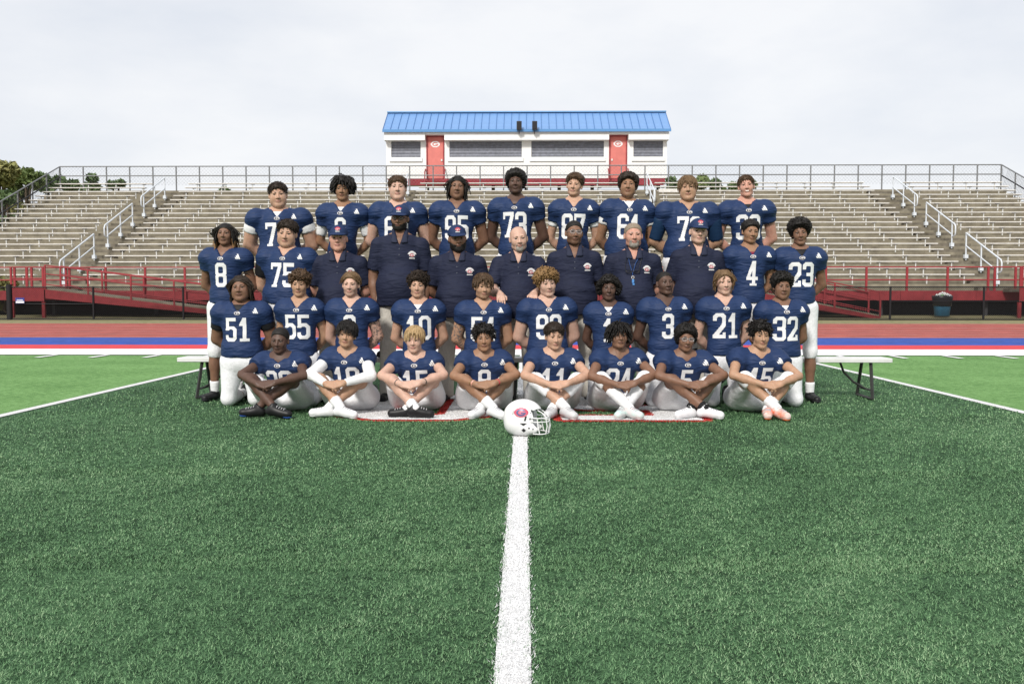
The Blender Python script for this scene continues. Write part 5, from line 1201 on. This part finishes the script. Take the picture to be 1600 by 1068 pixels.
def hdecal(fn, x0, z0, w, h, m, off, nm, cell=.0035, parent=sh):
    r_ = decal(bvh, fn, x0, z0, w, h, cell, off)
    if r_: return link(nm, mesh_np(nm, *r_), m, parent)
lg = hdecal(crest_oval, -.068, .148, .108, .070, mat('logo_red', (.55, .06, .12), .3, .5, 25, col2=(.62, .20, .25)), .002, 'logo_oval')
hdecal(g_letter, -.050, .158, .072, .050, mat('logo_navy', (.10, .11, .24), .3), .0035, 'logo_letter', .003, lg or sh)
tri = lambda u, v: (v < 1 - np.abs(u - .5) * 2) ; itri = lambda u, v: (v > np.abs(u - .5) * 1.6)
hdecal(itri, -.020, .086, .048, .018, M_HK, .002, 'vent'); hdecal(lambda u, v: np.abs(u - .5) + np.abs(v - .5) < .5, -.012, .035, .034, .030, M_HK, .002, 'ear_hole')
hdecal(lambda u, v: np.abs(u - .3 - .4 * v) < .3, .008, .122, .022, .034, M_HK, .002, 'vent'); hdecal(lambda u, v: np.abs(u - .3 - .4 * v) < .3, -.085, .165, .018, .030, mat('vent_grey', (.45, .46, .45), .5), .002, 'vent')
hdecal(crest_oval, .040, .062, .011, .011, M_HK, .002, 'rivet_hole'); hdecal(crest_oval, .068, .055, .014, .014, M_GALV, .002, 'rivet'); hdecal(crest_oval, .046, .130, .014, .014, M_GALV, .002, 'rivet'); hdecal(lambda u, v: np.abs(u - .3 - .4 * v) < .25, .052, .178, .015, .020, M_HK, .002, 'vent')
def bar(pts, nm='face_mask_bar'): MB().tube(pts, .0046, 6).build(nm, M_HW, HE)
for zz, xr, x0 in ((.140, .165, .06), (.112, .172, .055), (.022, .165, .075), (.062, .185, .07)):
    if zz == .062: continue
    bar([(x0, -.100, zz + .004), (x0 + .05, -.096, zz), (xr, -.062, zz), (xr + .014, 0, zz), (xr, .062, zz), (x0 + .05, .096, zz), (x0, .100, zz + .004)])
for yy in (-.062, 0, .062): bar([(.166 if yy else .180, yy, .138), (.176 if yy else .190, yy, .08), (.166 if yy else .18, yy, .022)])
for yy in (-.096, .096): bar([(.105, yy, .142), (.112, yy, .085), (.125, yy, .022)])
for yy in (-.045, .045): bar([(.10, yy, .195), (.135, yy, .175), (.168, yy, .140)])
# ================================================================== turf blades near the camera (fake grass and painted blades)
def blades(n, y0, y1, xfun, hgt, wid, seed, lean=.9):
    rg = np.random.default_rng(seed); y = (rg.random(n * 2) * (y1 ** 2 - y0 ** 2) + y0 ** 2) ** .5 if False else rg.uniform(y0, y1, n * 2)
    keep = rg.random(n * 2) < np.clip((y0 / y) ** 0.35, .2, 1); y = y[keep][:n]; x = xfun(rg, y); n = len(y)
    a = rg.uniform(0, 6.283, n); L = hgt * rg.uniform(.6, 1.25, n); ln = lean * rg.uniform(.3, 1.2, n); w = wid * rg.uniform(.7, 1.3, n)
    d = np.stack([np.cos(a), np.sin(a)], 1); p = np.stack([-d[:, 1], d[:, 0]], 1)
    z0 = np.zeros(n); z1 = L * .55; z2 = L * np.clip(.95 - .35 * ln, .3, 1)
    o1 = L * ln * .35; o2 = L * ln * .95
    def P(off, z, ww_): return np.stack([x + d[:, 0] * off + p[:, 0] * ww_, y + d[:, 1] * off + p[:, 1] * ww_, z + .004], 1)
    V = np.stack([P(0 * L, z0, -w * 1.3), P(0 * L, z0, w * 1.3), P(o2, z2, 0 * w)], 1)
    return V, x, y
VW = .60
fx = lambda rg, y: rg.uniform(-1, 1, len(y)) * np.minimum(y * VW + .75, 4.45)
sets = [blades(205000, 1.9, 3.6, fx, .0125, .0010, 1, 1.15), blades(195000, 3.4, 5.4, fx, .0135, .0013, 2, 1.1), blades(120000, 5.2, 8.0, fx, .015, .0019, 3, 1.0), blades(45000, 7.8, 13.0, fx, .020, .0032, 4, .6)]
V = np.concatenate([s_[0] for s_ in sets]); bxs = np.concatenate([s_[1] for s_ in sets]); bys = np.concatenate([s_[2] for s_ in sets])
edge = .052 + RNG.normal(0, .010, len(bxs)); on = np.abs(bxs - XC) < edge
def number_class(x, y):
    """0 bare turf, 1 red outline, 2 white paint, for the two field digits"""
    c = np.zeros(len(x), int)
    for d, cx, w, h in (('0', X_(642, 7.53), 1.26, 1.83), ('5', X_(990, 7.53), 1.30, 1.83)):
        u = 1 - (x - (cx - w / 2)) / w; v = 1 - (y - 7.53) / h; red = np.zeros(len(x), bool)
        for k in range(8): red |= digit(d, u + math.cos(k * .785) * .075 / w, v + math.sin(k * .785) * .075 / h)
        c[red] = 1; c[digit(d, u, v)] = 2
    return c
extra = blades(52000, 7.42, 9.45, lambda rg, y: rg.uniform(-1.7, 1.75, len(y)), .015, .0026, 6, .7)
V = np.concatenate([V, extra[0]]); bxs = np.concatenate([bxs, extra[1]]); bys = np.concatenate([bys, extra[2]])
edge = .052 + RNG.normal(0, .010, len(bxs)); on = np.abs(bxs - XC) < edge; NC = number_class(bxs + RNG.normal(0, .006, len(bxs)), bys); on |= NC == 2; onr = (NC == 1) & ~on
def blade_obj(name, V, m, label, mi=None):
    n = len(V); b = (np.arange(n) * 3)[:, None]; F = b + np.array([[0, 1, 2]])
    me = mesh_np(name, V.reshape(-1, 3), F); 
    c0 = V[:, 0]; tv = np.clip(RNG.random(n) * .84 + .08 + .16 * sines(c0[:, 0], c0[:, 1], 0, 5.0, 5) + .22 * sines(c0[:, 0], c0[:, 1] * .6, 0, 1.6, 8) + .14 * sines(c0[:, 0], c0[:, 1], 0, 22.0, 9), 0, .999).astype(np.float32); a = me.attributes.new('tone', 'FLOAT', 'POINT'); a.data.foreach_set('value', np.repeat(tv, 3))
    o = link(name, me, m); o['kind'] = 'stuff'; tag(o, label, name.replace('_', ' ') if len(name) < 16 else 'turf', None, 'stuff'); return o
def blade_mat(name, stops):
    m = bpy.data.materials.new(name); m.use_nodes = True; t = m.node_tree; b = t.nodes['Principled BSDF']; b.inputs['Roughness'].default_value = .6; b.inputs['Specular IOR Level'].default_value = .2
    a = t.nodes.new('ShaderNodeAttribute'); a.attribute_name = 'tone'; r = t.nodes.new('ShaderNodeValToRGB'); t.links.new(a.outputs['Fac'], r.inputs[0]); t.links.new(r.outputs[0], b.inputs['Base Color'])
    r.color_ramp.interpolation = 'CONSTANT'; e = r.color_ramp.elements; e[0].position = 0; e[0].color = (*stops[0][1], 1); e[1].position = stops[1][0]; e[1].color = (*stops[1][1], 1)
    for p_, c in stops[2:]: q = e.new(p_); q.color = (*c, 1)
    return m
M_BL = blade_mat('blade_green', [(0, (.014, .034, .017)), (.20, (.060, .135, .060)), (.40, (.115, .235, .108)), (.66, (.185, .325, .160)), (.88, (.29, .43, .24))])
M_BW_ = blade_mat('blade_white', [(0, (.70, .70, .70)), (.12, (.84, .84, .84)), (.9, (.30, .36, .31)), (.96, (.10, .16, .11)), (.985, (.7, .7, .7))])
blade_obj('turf_grass', V[~on & ~onr], M_BL, 'dark green artificial turf blades in the foreground')
blade_obj('painted_turf', V[on], M_BW_, 'white painted turf blades along the midfield line')
M_BR_ = blade_mat('blade_red', [(0, (.40, .035, .03)), (.5, (.50, .05, .04)), (.9, (.25, .05, .03)), (.96, (.08, .12, .06))])
blade_obj('red_painted_turf', V[onr], M_BR_, 'red painted turf blades around the field number')
print('all', round(time.time() - T00, 1), 'tris', sum(len(m.loops) - 2 * len(m.polygons) for m in bpy.data.meshes) )
